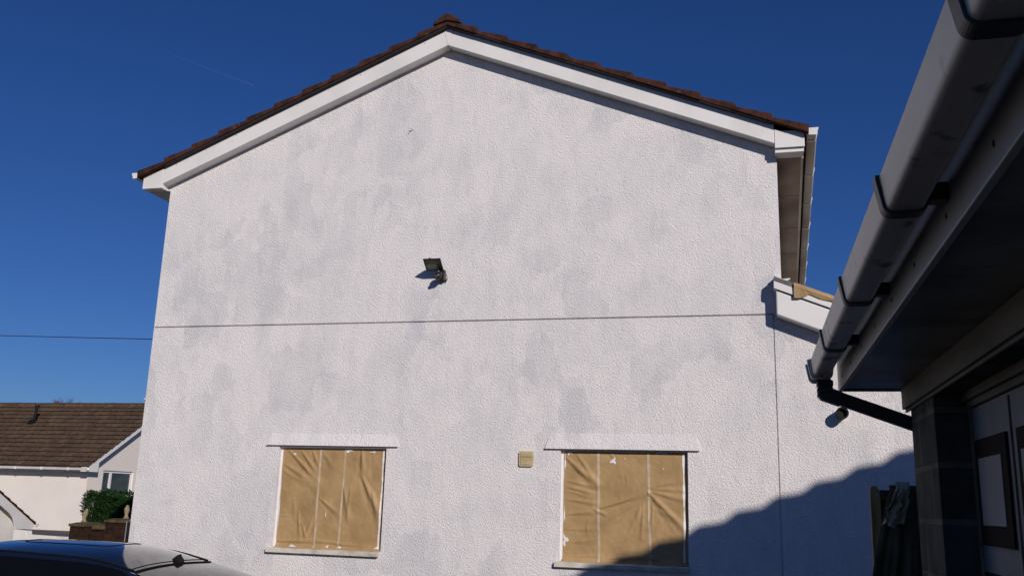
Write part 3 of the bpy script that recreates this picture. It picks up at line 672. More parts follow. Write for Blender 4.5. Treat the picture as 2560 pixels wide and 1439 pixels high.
# garage roof, low pitch
k = MB()
gh = .24
for q in range(8):
    xa = .35 + q*.21; za = Z(.742) + gh*(xa - .35)
    k.prism([(xa, za), (xa, za + .03), (xa + .24, za + gh*.24 + .012), (xa + .24, za + gh*.24)], YN - .25, T(4.87))
    xc = 3.7 - (q*.21); k.prism([(xc, za), (xc - .24, za + gh*.24), (xc - .24, za + gh*.24 + .012), (xc, za + .03)], YN - .25, T(4.87))
k.build('roof', 'tile', gar)
for ya, yb_ in ((GE - .2, GE - .02), (YN, YN + .1)): MB().prism([(FX + .03, Z(.66)), (3.6, Z(.66)), (2.03, Z(1.13))], ya, yb_).build('roof_gable', 'gwood', gar)

# ------------------------------------------------------------------ wooden gate with cloths between garage and house
gt = thing('wooden_gate', 'weathered wooden gate post and rail at the garage corner with cloths hung over it', 'gate', W(.6, 5.15, -1.85))
tg = 5.15
k = MB(); k.prism([(.578, -0.1), (.625, -0.1), (.632, Z(.118)), (.614, Z(.146)), (.588, Z(.140)), (.582, Z(.128))], T(tg), T(tg + .045)); k.build('gate_stile', 'wood', gt, bevel=.004)
for za, zc in ((.072, .124), (-1.4, -1.3)): MB().box(.633, 1.45, T(tg + .003), T(tg + .035), Z(za), Z(zc)).build('gate_rail', 'wood_dark', gt, bevel=.004)
for q in range(8):
    k = MB(); k.box(.628 + q*.102, .725 + q*.102, T(tg + .036), T(tg + .056), Z(-1.8), Z(.10)); k.build('gate_board', 'wood_dark', gt)
k = MB(); k.tube([(.612, T(tg) - .004, Z(.10)), (.612, T(tg) + .002, Z(.10))], .014, 12); k.build('gate_bolt', 'steel', gt)
def cloth(name, label, mt, ztop, zbot, xl, xr, t0, folds, amp, back):
    k = MB()
    def fn(u, v):
        d = 1 - v
        if d < .06:                                  # over the rail
            an = d/.06; z = ztop + .012*sin(an*pi); y = T(t0 + .05) + (T(t0) - T(t0 + .05))*an
            fl_ = 0
        else:
            dd = (d - .06)/.94; z = ztop + (zbot(u) - ztop)*dd; y = T(t0) - .02*dd; fl_ = min(dd*4, 1)
        s = min(max((ztop - z)/(ztop - zbot(.5)), 0), 1)
        x = xl(s) + (xr(s) - xl(s))*u
        y -= fl_*amp*(.5 + .32*sin(u*folds*2*pi + 2.2*sin(s*3 + u*4)) + 1.3*noise.noise(Vector((u*4.5, s*2.2, amp*90))) + .5*noise.noise(Vector((u*11, s*5, 2))))
        return (x + .02*fl_*noise.noise(Vector((u*3, s*6, 3))), y, z)
    k.grid(fn, 60, 50); o = k.build(name, mt, smooth=True, solid=.004)
    return tag(o, label, 'cloth')
cloth('dark_sheet', 'long black cloth draped over the gate and flaring to the ground', 'coat', Z(.136), lambda u: Z(-1.7), lambda s: .672 - .37*min(s*1.0, 1)**.8 + .0, lambda s: .84 + .0*s, 5.08, 2.6, .050, 0)
cloth('pale_rag', 'grey beige rag hanging over the black cloth on the gate', 'rag', Z(.150), lambda u: Z(-.050) + .012*sin(u*9), lambda s: .690 - .085*s, lambda s: .752 - .050*s, 4.99, 1.4, .028, 0)

# ------------------------------------------------------------------ house behind the photographer on the right: its verge throws the shadow on the wall
nb = thing('neighbouring_house', 'cream rendered house outside the frame whose tiled verge shades the lower right wall', 'house', (6.8, T(-3), -0.1))
tv = 2.0; gq = 9 - tv
vx0 = -1.664 + .73*gq; vz0 = Z(-.657 + .57*gq); nsl = .398
eave_x = 2.62; ridge_x = eave_x + .355*12
def nz_(x): return vz0 + nsl*(x - vx0)
k = MB()
ph = 0.0
step0 = vx0 + 0
sx = .355
base = 0.205 + .73*gq       # a step's corner, seen on the wall at x=0.205
n0 = int((base - eave_x)/sx)
for q in range(-n0 - 1, 12 - n0):
    xa = base + q*sx; xb = xa + sx*1.1
    k.prism([(xa, nz_(xa) - .10), (xa - .012, nz_(xa) + .045), (xa + .01, nz_(xa) + .052), (xb, nz_(xb) - .030), (xb, nz_(xb) - .10)], T(-8.3), T(tv))
xr_ = base + (12 - n0)*sx
k.prism([(xr_, nz_(xr_) - .10), (xr_, nz_(xr_)), (xr_ + 4.3, nz_(xr_) - .398*4.3), (xr_ + 4.3, nz_(xr_) - .398*4.3 - .1)], T(-8.3), T(tv))
k.build('roof', 'tile', nb)
ex1 = xr_ + 4.0
k = MB(); k.prism([(eave_x + .35, -.1), (ex1, -.1), (ex1, nz_(xr_) - .398*4.0 - .12), (xr_, nz_(xr_) - .12), (eave_x + .35, nz_(eave_x + .35) - .12)], T(-8.0), T(tv - .15)); k.build('wall', 'bung_wall', nb)
for (yy) in (T(-1), T(-4)):
    k = MB(); k.box(eave_x + .32, eave_x + .349, yy, yy + 1.2, 2.9, 4.0); k.build('window', 'frame', nb)
    k = MB(); k.box(eave_x + .312, eave_x + .3195, yy + .08, yy + 1.12, 2.98, 3.92); k.build('window_pane', 'glass', nb)

# ------------------------------------------------------------------ black car
car = thing('car', 'glossy black hatchback parked beside the house with shark fin aerial on its roof', 'car', (-5.5, T(7.08), -0.1))
TC = 7.08
def lerp_tab(tab, x):
    for (a, b), (c, d) in zip(tab, tab[1:]):
        if a <= x <= c: 
            k_ = (x - a)/(c - a); return b + (d - b)*k_
    return tab[0][1] if x < tab[0][0] else tab[-1][1]
ZCs = [(-6.55, -.475), (-6.3, -.440), (-5.9, -.425), (-5.5, -.424), (-5.25, -.432), (-5.05, -.452), (-4.9, -.486), (-4.8, -.520), (-4.66, -.576)]
ZEs = [(-6.55, -.54), (-6.3, -.515), (-6.04, -.507), (-5.65, -.519), (-5.26, -.531), (-5.10, -.545), (-4.97, -.566), (-4.75, -.612), (-4.6, -.65)]
def smooth_tab(tab, x):
    return (lerp_tab(tab, x - .06) + lerp_tab(tab, x - .03) + lerp_tab(tab, x) + lerp_tab(tab, x + .03) + lerp_tab(tab, x + .06))/5
RW = .525
def roof_z(x, s):           # s in -1..1 across
    zc, ze = smooth_tab(ZCs, x), smooth_tab(ZEs, x) + (0.03 if s > 0 else 0)*abs(s)
    return Z(zc + (ze - zc)*abs(s)**2.2)
def rx(u, s):               # roof plan: rear edge bowed
    xr2 = -4.755 + .075*(1 - s*s); xf = -6.50 - .05*(1 - s*s); return xf + (xr2 - xf)*u
k = MB()
k.grid(lambda u, v: (rx(u, 2*v - 1), T(TC + RW*(2*v - 1)), roof_z(rx(u, 2*v - 1), 2*v - 1)), 60, 30)
k.build('roof_panel', 'paint', car, smooth=True)
# side glass and rails
def belt_z(x): return Z(-.93 + .02*(x + 5.5))
def side_pt(u, v, sd):
    x = rx(u, sd); s1 = (x, T(TC + RW*sd), roof_z(x, sd)); xb = -7.25 + (-3.95 + 7.25)*u
    s0 = (xb, T(TC + .80*sd), belt_z(xb)); k_ = v
    return tuple(s0[i]*(1 - k_) + s1[i]*k_ for i in range(3))
def bul(p, sd, v): return (p[0], p[1] + sd*.035*sin(pi*v), p[2] + .01*sin(pi*v))
for sd in (-1, 1):
    k = MB(); k.grid(lambda u, v: bul(side_pt(.08 + .86*u, v*.93, sd), sd, v*.93), 30, 8); k.build('side_window', 'side_glass', car, smooth=True)
    k = MB(); k.grid(lambda u, v: bul(side_pt(u, .925 + .075*v, sd), sd, .925 + .075*v), 40, 3); k.build('roof_rail', 'paint', car, smooth=True)
    k = MB(); k.grid(lambda u, v: bul(side_pt(.93 + .07*u, v*.93, sd), sd, v*.93), 4, 8); k.build('rear_pillar', 'paint', car, smooth=True)
    k = MB(); k.grid(lambda u, v: bul(side_pt(.08*u, v*.93, sd), sd, v*.93), 4, 8); k.build('front_pillar', 'paint', car, smooth=True)
# rear glass and windscreen
def rg(u, v):
    s = 2*v - 1; x1 = rx(1, s); p1 = (x1 + .012, T(TC + RW*s), roof_z(x1, s) - .006); xb = -3.95 + .10*(1 - s*s); p0 = (xb, T(TC + .80*s*.98), belt_z(xb) + .03*(1 - s*s))
    k_ = 1 - u; b_ = .05*sin(pi*k_)*(1 - .3*s*s)
    return (p0[0]*(1 - k_) + p1[0]*k_ + b_*.2, p0[1]*(1 - k_) + p1[1]*k_, p0[2]*(1 - k_) + p1[2]*k_ + b_)
k = MB(); k.grid(rg, 20, 24); k.build('rear_window', 'car_glass', car, smooth=True)
k = MB(); k.tube([(rg(.015, v/24)[0], rg(.015, v/24)[1], rg(.015, v/24)[2] + .003) for v in range(25)], .008, 6)
k.tube([(rx(1, 2*v/24 - 1) - .035, T(TC + RW*(2*v/24 - 1)), roof_z(rx(1, 2*v/24 - 1) - .035, 2*v/24 - 1) + .0005) for v in range(25)], .0045, 6)
k.build('rear_window_seal', 'rubber', car)
def ws(u, v):
    s = 2*v - 1; x1 = rx(0, s); p1 = (x1 - .005, T(TC + RW*s), roof_z(x1, s) - .004); xb = -7.25 - .15*(1 - s*s); p0 = (xb, T(TC + .80*s), belt_z(xb))
    return tuple(p0[i]*u + p1[i]*(1 - u) + (.03*sin(pi*u) if i == 2 else 0) for i in range(3))
k = MB(); k.grid(ws, 12, 16); k.build('windscreen', 'car_glass', car, smooth=True)
# sunroof seal and side rail seal
def on_roof(x, t): return (x, T(t), roof_z(x, (t - TC)/RW) + .0008)
k = MB(); pts = []
for q in range(41):
    an = 2*pi*q/40; cx_, ct = -5.66, 7.08; a_, b__ = .46, .245
    c_, s_ = cos(an), sin(an); pw = .38
    pts.append(on_roof(cx_ + a_*math.copysign(abs(c_)**pw, c_), ct + b__*math.copysign(abs(s_)**pw, s_)))
k.tube(pts, .0045, 6, cap=False); k.build('sunroof_seal', 'rubber', car)
for sd in (-1, 1):
    k = MB(); k.tube([(rx(u/40, sd*.97), T(TC + RW*.985*sd), roof_z(rx(u/40, sd), .985*sd) + .002) for u in range(41)], .0095, 6)
    k.build('roof_drip_strip', 'rubber', car)
# shark fin
k = MB(); fx, ft = -4.672, 7.08
fz = roof_z(-4.72, 0) - .006
for (sg) in (0,):
    prof = [(-.075, 0, .022), (-.055, .018, .020), (-.03, .045, .014), (-.005, .064, .008), (.008, .064, .005), (.014, .045, .010), (.030, .030, .014), (.034, .012, .019), (.030, 0, .022)]
    vs = [(fx - .02 + a_, T(ft) + s_*w_, fz + h_ - .55*(a_ + .02)*.4) for s_ in (-1, 1) for (a_, h_, w_) in prof]; n_ = len(prof)
    k.add(vs, [tuple(range(n_)), tuple(range(2*n_ - 1, n_ - 1, -1))] + [(i, i + n_, (i + 1) % n_ + n_, (i + 1) % n_) for i in range(n_)])
k.build('aerial_fin', 'black', car, bevel=.003)
# lower body: lofted sections
def body_sec(x):
    e = min(max((x + 7.85)/.5, 0), 1); r_ = min(max((-3.42 - x)/.35, 0), 1)
    hw = .86*(0.80 + .20*sqrt(e))*(.88 + .12*sqrt(r_)); top = belt_z(x) if -7.2 < x < -3.95 else (belt_z(-7.2) - .16*((-7.2 - x)/.65)**1.3 if x <= -7.2 else belt_z(-3.95) - .10*((x + 3.95)/.53))
    bot = -0.1 + .19
    pts = [(0, bot), (hw*.86, bot), (hw*.97, bot + .12), (hw*1.0, bot + .38), (hw*.985, top - .14), (hw*.95, top - .02), (hw*.90, top + .005), (hw*.45, top + .02), (0, top + .028)]
    return pts
k = MB(); xs_ = [-7.85 + i*(4.43/48) for i in range(49)]
vs = []
for x in xs_:
    s_ = body_sec(x); full = [(-a_, b_) for a_, b_ in s_[::-1]][:-1] + s_[0:0]
    loop = [(a_, b_) for a_, b_ in s_] + [(-a_, b_) for a_, b_ in s_[-2:0:-1]]
    vs += [(x, T(TC) + a_, b_) for a_, b_ in loop]
n_ = 16
k.add(vs, [(i*n_ + j, i*n_ + (j + 1) % n_, (i + 1)*n_ + (j + 1) % n_, (i + 1)*n_ + j) for i in range(48) for j in range(n_)] + [tuple(range(n_)), tuple(range(48*n_, 49*n_))])
k.build('body', 'paint', car, smooth=True)
for (x_, sd) in ((-7.0, -1), (-7.0, 1), (-4.35, -1), (-4.35, 1)):
    yc = T(TC) + sd*.80; k = MB(); k.tube([(x_, yc - .10, .215), (x_, yc + .10, .215)], .315, 32); wh = k.build('wheel', 'rubber', car, bevel=.02)
    k = MB(); k.tube([(x_, yc + sd*.095, .215), (x_, yc + sd*.108, .215)], [.20, .19], 24)
    for q in range(5):
        an = q*2*pi/5; k.tube([(x_, yc + sd*.112, .215), (x_ + .2*cos(an), yc + sd*.105, .215 + .2*sin(an))], [.03, .018], 6)
    k.build('rim', 'alloy', wh)
for sd in (-1, 1):
    k = MB(); k.box(-3.47, -3.40, T(TC) + sd*.62 - .13, T(TC) + sd*.62 + .13, .50, .66); k.build('tail_light', 'lampred', car, bevel=.02)
    k = MB(); k.box(-7.80, -7.72, T(TC) + sd*.52 - .14, T(TC) + sd*.52 + .14, .44, .58); k.build('headlight', 'glass', car, bevel=.02)
    k = MB(); k.box(-6.95, -6.80, T(TC) + sd*.93 - .09, T(TC) + sd*.93 + .09, Z(-.93), Z(-.81)); k.build('door_mirror', 'paint', car, bevel=.03)

# ------------------------------------------------------------------ bungalow at the left
bg_ = thing('bungalow', 'cream bungalow with brown tiled roof and blinds in its gable window, beyond the hedge', 'bungalow', (-24, T(25.3), .5))
BX, BT, BS = -20.18, 24.93, .617
BR = BT + 3.80; BZ = Z(.69)
XE = -36.0
GXw = -20.40
k = MB(); k.box(XE + .3, GXw - .004, T(25.3), T(25.5), 0.2, BZ + .2)
yy0, yy1 = 25.3, 32.2
win_t0, win_t1, wz0, wz1 = 26.0, 27.54, -.13, .655
# gable wall with one opening
def gy(t): return BZ + BS*(min(t, 2*BR - t) - BT) - .05
def gq_(t0, t1, z0, z1):
    k.add([(GXw, T(t0), z0), (GXw, T(t1), z0), (GXw, T(t1), z1 if z1 else gy(t1)), (GXw, T(t0), z1 if z1 else gy(t0))], [(0, 1, 2, 3)])
gq_(25.3, win_t0, .2, None); gq_(win_t0, win_t1, .2, Z(wz0)); gq_(win_t1, BR, .2, None); gq_(BR, yy1, .2, None)
k.add([(GXw, T(win_t0), Z(wz1)), (GXw, T(win_t1), Z(wz1)), (GXw, T(win_t1), gy(win_t1)), (GXw, T(win_t0), gy(win_t0))], [(0, 1, 2, 3)])
for (t_) in (win_t0, win_t1): k.add([(GXw, T(t_), Z(wz0)), (GXw, T(t_), Z(wz1)), (GXw - .1, T(t_), Z(wz1)), (GXw - .1, T(t_), Z(wz0))], [(0, 1, 2, 3)])
for (z_) in (wz0, wz1): k.add([(GXw, T(win_t0), Z(z_)), (GXw, T(win_t1), Z(z_)), (GXw - .1, T(win_t1), Z(z_)), (GXw - .1, T(win_t0), Z(z_))], [(0, 1, 2, 3)])
k.box(XE + .3, GXw - .01, T(32.0), T(32.2), .2, BZ + .2); k.box(XE + .3, XE + .5, T(25.5), T(32.0), .2, BZ)
k.build('wall', 'bung_wall', bg_)
k = MB(); n_ = 15; run = 3.80/n_
for q in range(n_):
    a_ = BT + q*run; b_ = a_ + run*1.1
    for f_ in (1, -1):
        aa, bb = (a_, b_) if f_ > 0 else (2*BR - a_, 2*BR - b_)
        if q == n_ - 1: bb = BR
        za, zb2 = BZ + BS*(a_ - BT), BZ + BS*((min(b_, BR)) - BT)
        k.prism([(T(aa) + f_*.05, za + .0), (T(aa) + f_*.045, za + .048), (T(aa), za + .058), (T(aa), za + .085), (T(bb), zb2 + .030), (T(bb), zb2)], XE, BX, 'x')
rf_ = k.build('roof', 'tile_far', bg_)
for q in range(35):
    k = MB(); x_ = BX - q*.45; zr_ = BZ + BS*3.80 - .01; e = RNG.uniform(0, .012)
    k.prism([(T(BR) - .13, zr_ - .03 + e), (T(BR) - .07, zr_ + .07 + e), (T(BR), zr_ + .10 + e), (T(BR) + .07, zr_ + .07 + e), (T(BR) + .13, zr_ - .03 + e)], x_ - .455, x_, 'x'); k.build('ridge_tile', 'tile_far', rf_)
# soil vent pipe through the roof
k = MB(); vx = -24.72; tb = 27.45; zb3 = BZ + BS*(tb - BT)
k.prism([(T(tb) - .20, zb3 - .10), (T(tb) + .10, zb3 + .10), (T(tb) + .08, zb3 + .16), (T(tb) - .04, zb3 + .13), (T(tb) - .19, zb3 - .05)], vx - .10, vx + .12, 'x')
k.tube([(vx, T(tb), zb3), (vx + .06, T(tb) + .02, zb3 + .30), (vx + .08, T(tb) + .02, zb3 + .60)], .052, 12)
k.tube([(vx + .08, T(tb) + .02, zb3 + .56), (vx + .08, T(tb) + .02, zb3 + .66)], .075, 12)
lab(k.build('vent_pipe', 'black', bg_), 'black vent pipe standing on the bungalow roof')
# barge box, boards, gutter
k = MB()
pts = [(24.93, .575), (25.49, .578), (25.49, .874)] + [(BR, .874 + BS*(BR - 25.49))] + [(BR, .685 + BS*(BR - 24.93)), (24.93, .685)]
k.prism([(T(a_), Z(b_)) for a_, b_ in pts], GXw + .001, BX - .01, 'x')
pts2 = [(2*BR - a_, b_) for a_, b_ in pts][::-1]
k.prism([(T(a_), Z(b_)) for a_, b_ in pts2], GXw + .001, BX - .01, 'x')
k.build('bargeboard', 'upvc', bg_)
k = MB(); k.box(XE, BX - .24, T(25.02), T(25.04), Z(.56), Z(.70)); k.box(XE, BX - .24, T(25.04), T(25.299), Z(.565), Z(.58)); k.build('fascia', 'upvc', bg_)
k = MB(); k.prism([(T(25.015), Z(.685)), (T(25.0), Z(.615)), (T(24.92), Z(.615)), (T(24.895), Z(.685)), (T(24.90), Z(.685)), (T(24.925), Z(.622)), (T(24.995), Z(.622)), (T(25.01), Z(.685))], XE, BX + .03, 'x')
gb = k.build('gutter', 'upvc', bg_)
for q in range(9):
    k = MB(); x_ = BX - .7 - q*1.0; k.box(x_, x_ + .05, T(24.89), T(25.015), Z(.605), Z(.690)); k.build('gutter_bracket', 'upvc', gb)
# gable window
k = MB(); xo = GXw - .04; fw = .07; tm = 26.445
for (a_, b_) in ((win_t0, win_t0 + fw), (win_t1 - fw, win_t1), (tm - .045, tm + .045)): k.box(xo - .05, xo, T(a_), T(b_), Z(wz0) + .0, Z(wz1))
for (a_, b_) in ((win_t0 + fw, tm - .046), (tm + .046, win_t1 - fw)): k.box(xo - .05, xo - .001, T(a_), T(b_), Z(wz1) - fw, Z(wz1)); k.box(xo - .05, xo - .001, T(a_), T(b_), Z(wz0), Z(wz0) + fw)
k.box(xo, xo + .09, T(win_t0) - .03, T(win_t1) + .03, Z(wz0) - .045, Z(wz0) - .001)
wn = k.build('window', 'frame', bg_)
k = MB(); k.box(xo - .04, xo - .035, T(win_t0 + fw), T(win_t1 - fw), Z(wz0) + fw, Z(wz1) - fw); 
MT['clear'] = mat('clear_window_glass', (0.9, 0.95, 0.95), 0.02, trans=1.0)
k.build('glass_pane', 'clear', wn)
k = MB()
zq = Z(wz0) + fw + .015
while zq < Z(wz1) - fw:
    k.add([(xo - .085, T(win_t0 + fw), zq + .0), (xo - .085, T(win_t1 - fw), zq), (xo - .060, T(win_t1 - fw), zq + .019), (xo - .060, T(win_t0 + fw), zq + .019)], [(0, 1, 2, 3)]); zq += .036
k.build('venetian_blind', 'blind', wn)
k = MB(); k.box(xo - .3, xo - .29, T(win_t0) - .3, T(win_t1) + .3, Z(wz0) - .3, Z(wz1) + .2); k.build('dark_room', 'dark', wn)

# ------------------------------------------------------------------ small outbuilding at the far left
ob = thing('outbuilding', 'low white outbuilding with tiled verge cut by the left edge of the frame', 'outbuilding', (-17.5, T(14.5), -.1))
OX = -15.0; osl = .584      # gable end faces right, its roof falls away from the camera
def ot(t): return Z(-.706) + osl*(17.145 - t)
run_ = .235*cos(math.atan(osl)); k = MB(); tr_ = 17.145 - 13*run_
for q in range(13):
    ta = 17.145 - q*run_; tb_ = ta - run_*1.12 if q < 12 else tr_
    for mir in (0, 1):
        A_, B_ = (ta, tb_) if not mir else (2*tr_ - ta, 2*tr_ - tb_)
        k.prism([(T(A_), ot(ta) - .035), (T(A_), ot(ta) + .012), (T(B_), ot(tb_) - .010), (T(B_), ot(tb_) - .035)], OX - 5, OX + .03, 'x')
k.build('roof', 'tile', ob)
k = MB()
half = [(17.097, Z(-.834)), (17.11, ot(17.11) - .037), (tr_, ot(tr_) - .037), (tr_, ot(tr_) - .235), (16.409, Z(-.516)), (16.50, Z(-.600)), (16.555, Z(-.690)), (16.618, Z(-.830))]
k.prism([(T(a_), b_) for a_, b_ in half], OX - .02, OX, 'x')
k.prism([(T(2*tr_ - a_), b_) for a_, b_ in half][::-1], OX - .02, OX, 'x')
k.build('bargeboard', 'upvc', ob)
k = MB(); k.prism([(T(2*tr_ - 16.76), -.2), (T(16.76), -.2), (T(16.76), ot(16.76) - .05), (T(tr_), ot(tr_) - .05), (T(2*tr_ - 16.76), ot(16.76) - .05)], OX - 5, OX - .16, 'x'); k.build('wall', 'white_wall', ob)
k = MB(); k.prism([(T(17.12), Z(-.745)), (T(17.135), Z(-.80)), (T(17.215), Z(-.80)), (T(17.245), Z(-.735))], OX - 5, OX + .035, 'x'); k.build('gutter', 'upvc', ob)
# low white boundary wall
k = MB(); t20 = T(20)
k.prism([(-18.4, .2), (-16.0, .2), (-16.0, Z(-1.165)), (-16.47, Z(-1.140)), (-17.70, Z(-1.118)), (-17.72, Z(-1.030)), (-18.4, Z(-1.0))], t20, t20 + .2)
tag(k.build('boundary_wall', 'white_wall', bevel=.01), 'low white painted boundary wall between the outbuilding and the brick pillars', 'wall')
structure(MB().box(-40, -12, T(21.2), T(24.6), .45, .512).build('path', 'ground'))

# ------------------------------------------------------------------ brick pillars, garden wall, statues, hedge
def pillar(x0, x1, ztop, label, t0=15.0):
    th = thing('gate_pillar', label, 'pillar', ((x0 + x1)/2, T(t0 + .22), -.1), 'brick pillars beside the hedge')
    k = MB(); k.box(x0, x1, T(t0), T(t0 + .44), -.1, ztop - .05); k.build('brick_shaft', 'brick', th)
    k = MB(); k.box(x0 - .025, x1 + .025, T(t0) - .025, T(t0 + .465), ztop - .0499, ztop); k.prism([(x0, ztop + .0005), (x1, ztop + .0005), (x1 - .12, ztop + .025), (x0 + .12, ztop + .025)], T(t0) + .02, T(t0 + .42)); k.build('capstone', 'stone', th, bevel=.01)
pillar(-12.335, -11.92, Z(-.605), 'left brick pillar with a worn stone bird at the end of the garden wall')
pillar(-11.575, -11.165, Z(-.512), 'right brick pillar with a stone bird, beside the metal gate')
gw = thing('garden_wall', 'low brick garden wall with rounded stone coping between the two pillars', 'wall', (-11.8, T(15.2), -.1))
k = MB(); k.box(-11.919, -11.576, T(15.1), T(15.34), -.1, Z(-.70)); k.build('brickwork', 'brick', gw)
for q in range(4):
    k = MB(); xa = -11.919 + q*.0858
    k.prism([(T(15.06), Z(-.70)), (T(15.05), Z(-.655)), (T(15.10), Z(-.622) + .008*(q % 2)), (T(15.22), Z(-.612)), (T(15.34), Z(-.625)), (T(15.38), Z(-.66)), (T(15.38), Z(-.70))], xa, xa + .083, 'x'); k.build('coping_stone', 'stone', gw, bevel=.012)
def statue(x, t, z, label, lean):
    th = thing('bird_statue', label, 'statue', (x, T(t), z), 'stone birds on the brick pillars', local=True)
    prof = [(.050, 0), (.052, .02), (.034, .035), (.030, .07), (.036, .105), (.048, .145), (.050, .185), (.040, .212), (.026, .225), (.027, .240), (.022, .258), (.008, .268)]
    k = MB(); k.lathe([(r_*1.05, z_*.93) for r_, z_ in prof], 0, 0, 14)
    for i, v in enumerate(k.v): k.v[i] = (v[0] + lean*v[2]*(v[2]*4), v[1]*.85, v[2])
    k.build('bird_body', 'statue', th, smooth=True)
    k = MB(); k.add([(.016 + lean*.06, -.008, .232), (.016 + lean*.06, .008, .232), (.046 + lean*.06, 0, .222), (.016 + lean*.06, 0, .243)], [(0, 1, 2), (0, 2, 3), (1, 3, 2), (0, 3, 1)]); k.build('beak', 'statue', th)
    return th
statue(-11.305, 15.2, Z(-.488), 'pale stone bird statue on the right brick pillar in front of the hedge', 0.0)
s2 = statue(-12.21, 15.2, Z(-.581), 'stone bird statue on the left brick pillar half against the hedge', 0.15)
# small metal gate beside the right pillar
mg = thing('metal_gate', 'thin pale metal gate post beside the right brick pillar', 'gate', (-11.0, T(14.9), -.1))
k = MB(); k.tube([(-10.83, T(14.6), -.1), (-10.83, T(14.6), Z(-.505))], .010, 8)
k.tube([(-10.83, T(14.6), Z(-.505)), (-10.6, T(14.6), Z(-.50))], .008, 8)
k.build('gate_frame', 'steel', mg)
k = MB()
for q in range(6): k.tube([(-10.79 + q*.07, T(14.6), -.0), (-10.79 + q*.07, T(14.6), Z(-.53))], .006, 6)
k.build('gate_bar', 'black', mg)

hd = thing('conifer_hedge', 'dark green conifer hedge behind the brick wall and stone birds', 'hedge', (-12, T(16.8), -.1))
def hedge_top(x): 
    z = -.02 if x < -12.45 else (-.02 - .13*min((x + 12.45)/.35, 1)); return Z(z)
rh = random.Random(11)
k = MB(); k.box(-12.90, -10.6, T(16.28), T(17.5), -.1, Z(-.22)); k.box(-12.88, -12.5, T(16.30), T(17.4), Z(-.2199), Z(-.10)); k.build('inner_twigs', 'hedge_core', hd)
k = MB(); vs = []; fs = []
for q in range(30000):
    x = rh.uniform(-13.10, -10.6); zt = hedge_top(x); z = rh.uniform(Z(-.72), zt); t_ = rh.uniform(16.12, 17.5)
    if rh.random() < .72: t_ = 16.12 + abs(rh.gauss(0, .13))
    elif rh.random() < .5: z = zt - abs(rh.gauss(0, .05))
    # rounded left end
    lft = -13.06 + .16*max(0, (z - Z(-.25))/.25)**2 + .14*max(0, (Z(-.35) - z)/.35) + .08*noise.noise(Vector((z*5, t_*3, 1)))
    if x < lft: x = lft + abs(rh.gauss(0, .06))
    cl = noise.noise(Vector((x*4.5, t_*4.5, z*4.5)))
    if cl < -.28: continue
    z += .05*cl; t_ += -.07*cl
    L = rh.uniform(.022, .060)*(1 + 1.0*(rh.random() < .06)); wd2 = L*.15
    out = Vector((rh.gauss(0, .6) - (.8 if x < -12.8 else 0), rh.gauss(-.5, .5), rh.gauss(.55, .45))).normalized()
    sd = out.cross(Vector((rh.gauss(0, 1), rh.gauss(0, 1), rh.gauss(0, 1)))).normalized()
    p = Vector((x, T(t_), z)); o_ = len(vs)
    vs += [p - sd*wd2*.4, p + sd*wd2*.4, p + out*L*.55 + sd*wd2, p + out*L, p + out*L*.55 - sd*wd2]; fs.append((o_, o_ + 1, o_ + 2, o_ + 3, o_ + 4))
k.add(vs, fs); k.build('foliage', 'hedge', hd)

# ------------------------------------------------------------------ bare tree beyond the bungalow ridge
tr = thing('bare_tree', 'leafless tree whose twiggy top shows above the bungalow ridge', 'tree', (-51, T(60), .5))
rt_ = random.Random(5); k = MB(); kt = MB()
kt.tube([(-51, T(60), .4), (-51.05, T(60), 4.0), (-50.9, T(60), 6.5)], [.28, .22, .15], 8); kt.build('trunk', 'bark', tr)
def branch(p, d, L, r, lev):
    q = p + d*L; k.tube([p, p + d*L*.5 + Vector((rt_.gauss(0, .03), 0, rt_.gauss(0, .03)))*L, q], [r, r*.8, r*.55], 4, cap=False)
    if lev == 0: return
    for _ in range(4 if lev > 1 else 5):
        nd = (d + Vector((rt_.gauss(0, .55), rt_.gauss(0, .55), rt_.gauss(.12, .35)))).normalized()
        branch(p + d*L*rt_.uniform(.4, 1), nd, L*rt_.uniform(.5, .75), max(r*.55, .006), lev - 1)
for q in range(11):
    an = q*2*pi/11; branch(Vector((-50.95, T(60), 6.3 + .12*(q % 4))), Vector((cos(an)*.9 + .1, sin(an)*.9, .62 + .25*(q % 3))).normalized(), 1.0 + .12*(q % 3), .05, 4)
k.build('crown', 'bark', tr)

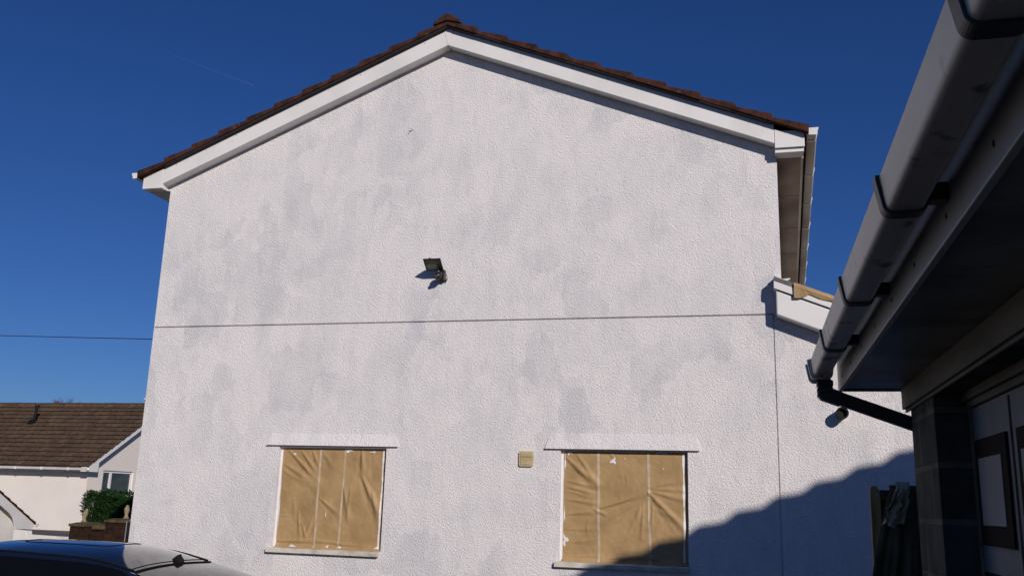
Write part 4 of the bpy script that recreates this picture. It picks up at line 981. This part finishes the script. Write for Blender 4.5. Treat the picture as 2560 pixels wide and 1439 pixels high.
# ------------------------------------------------------------------ telephone wire with its pole, vapour trail
wr = MB(); A = Vector(W(-6.64, 11.61, 2.143)); Bp = Vector(W(-14.91, 14.44, 2.90))
pts = []
for q in range(41):
    s_ = q/40; p = A.lerp(Bp, s_); p.z -= .02*s_*(1 - s_); pts.append(p)
wr.tube(pts, .0065, 6); tag(wr.build('telephone_wire', 'black'), 'thin dark telephone wire crossing the sky to the left of the house', 'wire')
k = MB(); k.tube([(-14.97, T(14.50), -.1), (-14.97, T(14.50), Z(3.0))], [.075, .06], 12); pl_ = thing('telephone_pole', 'wooden telephone pole just outside the left edge holding the wire', 'pole', (-14.97, T(14.5), -.1))
k.build('pole_shaft', 'wood_dark', pl_); k = MB(); k.box(-15.15, -14.79, T(14.43), T(14.47), Z(2.84), Z(2.90)); k.build('cross_arm', 'wood_dark', pl_)

tm_ = bpy.data.materials.new('thin_vapour'); tm_.use_nodes = True
n = tm_.node_tree.nodes; l = tm_.node_tree.links; n.clear()
o_ = n.new('ShaderNodeOutputMaterial'); mx = n.new('ShaderNodeMixShader'); tp = n.new('ShaderNodeBsdfTransparent'); df = n.new('ShaderNodeBsdfDiffuse')
tc = n.new('ShaderNodeTexCoord'); nz = n.new('ShaderNodeTexNoise'); nz.inputs['Scale'].default_value = .02; rp = n.new('ShaderNodeMapRange'); rp.inputs[3].default_value = .0; rp.inputs[4].default_value = .042
l.new(tc.outputs['Object'], nz.inputs['Vector']); l.new(nz.outputs['Fac'], rp.inputs[0]); l.new(rp.outputs[0], mx.inputs[0])
df.inputs[0].default_value = (.8, .8, .8, 1); l.new(tp.outputs[0], mx.inputs[1]); l.new(df.outputs[0], mx.inputs[2]); l.new(mx.outputs[0], o_.inputs[0]); MT['vapour'] = tm_
def pix(px, py, d):
    v = rt*(px - 1280) - up*(py - 719.5) + f*2288.43; return Vector(W(0, 0, 0)) + v.normalized()*d
k = MB(); k.tube([pix(415, 130, 3100), pix(520, 172, 3000), pix(635, 214, 2900)], [.3, .9, 1.5], 8)
tag(k.build('vapour_trail', 'vapour'), 'short faint white aircraft trail high in the blue sky at upper left', 'contrail')
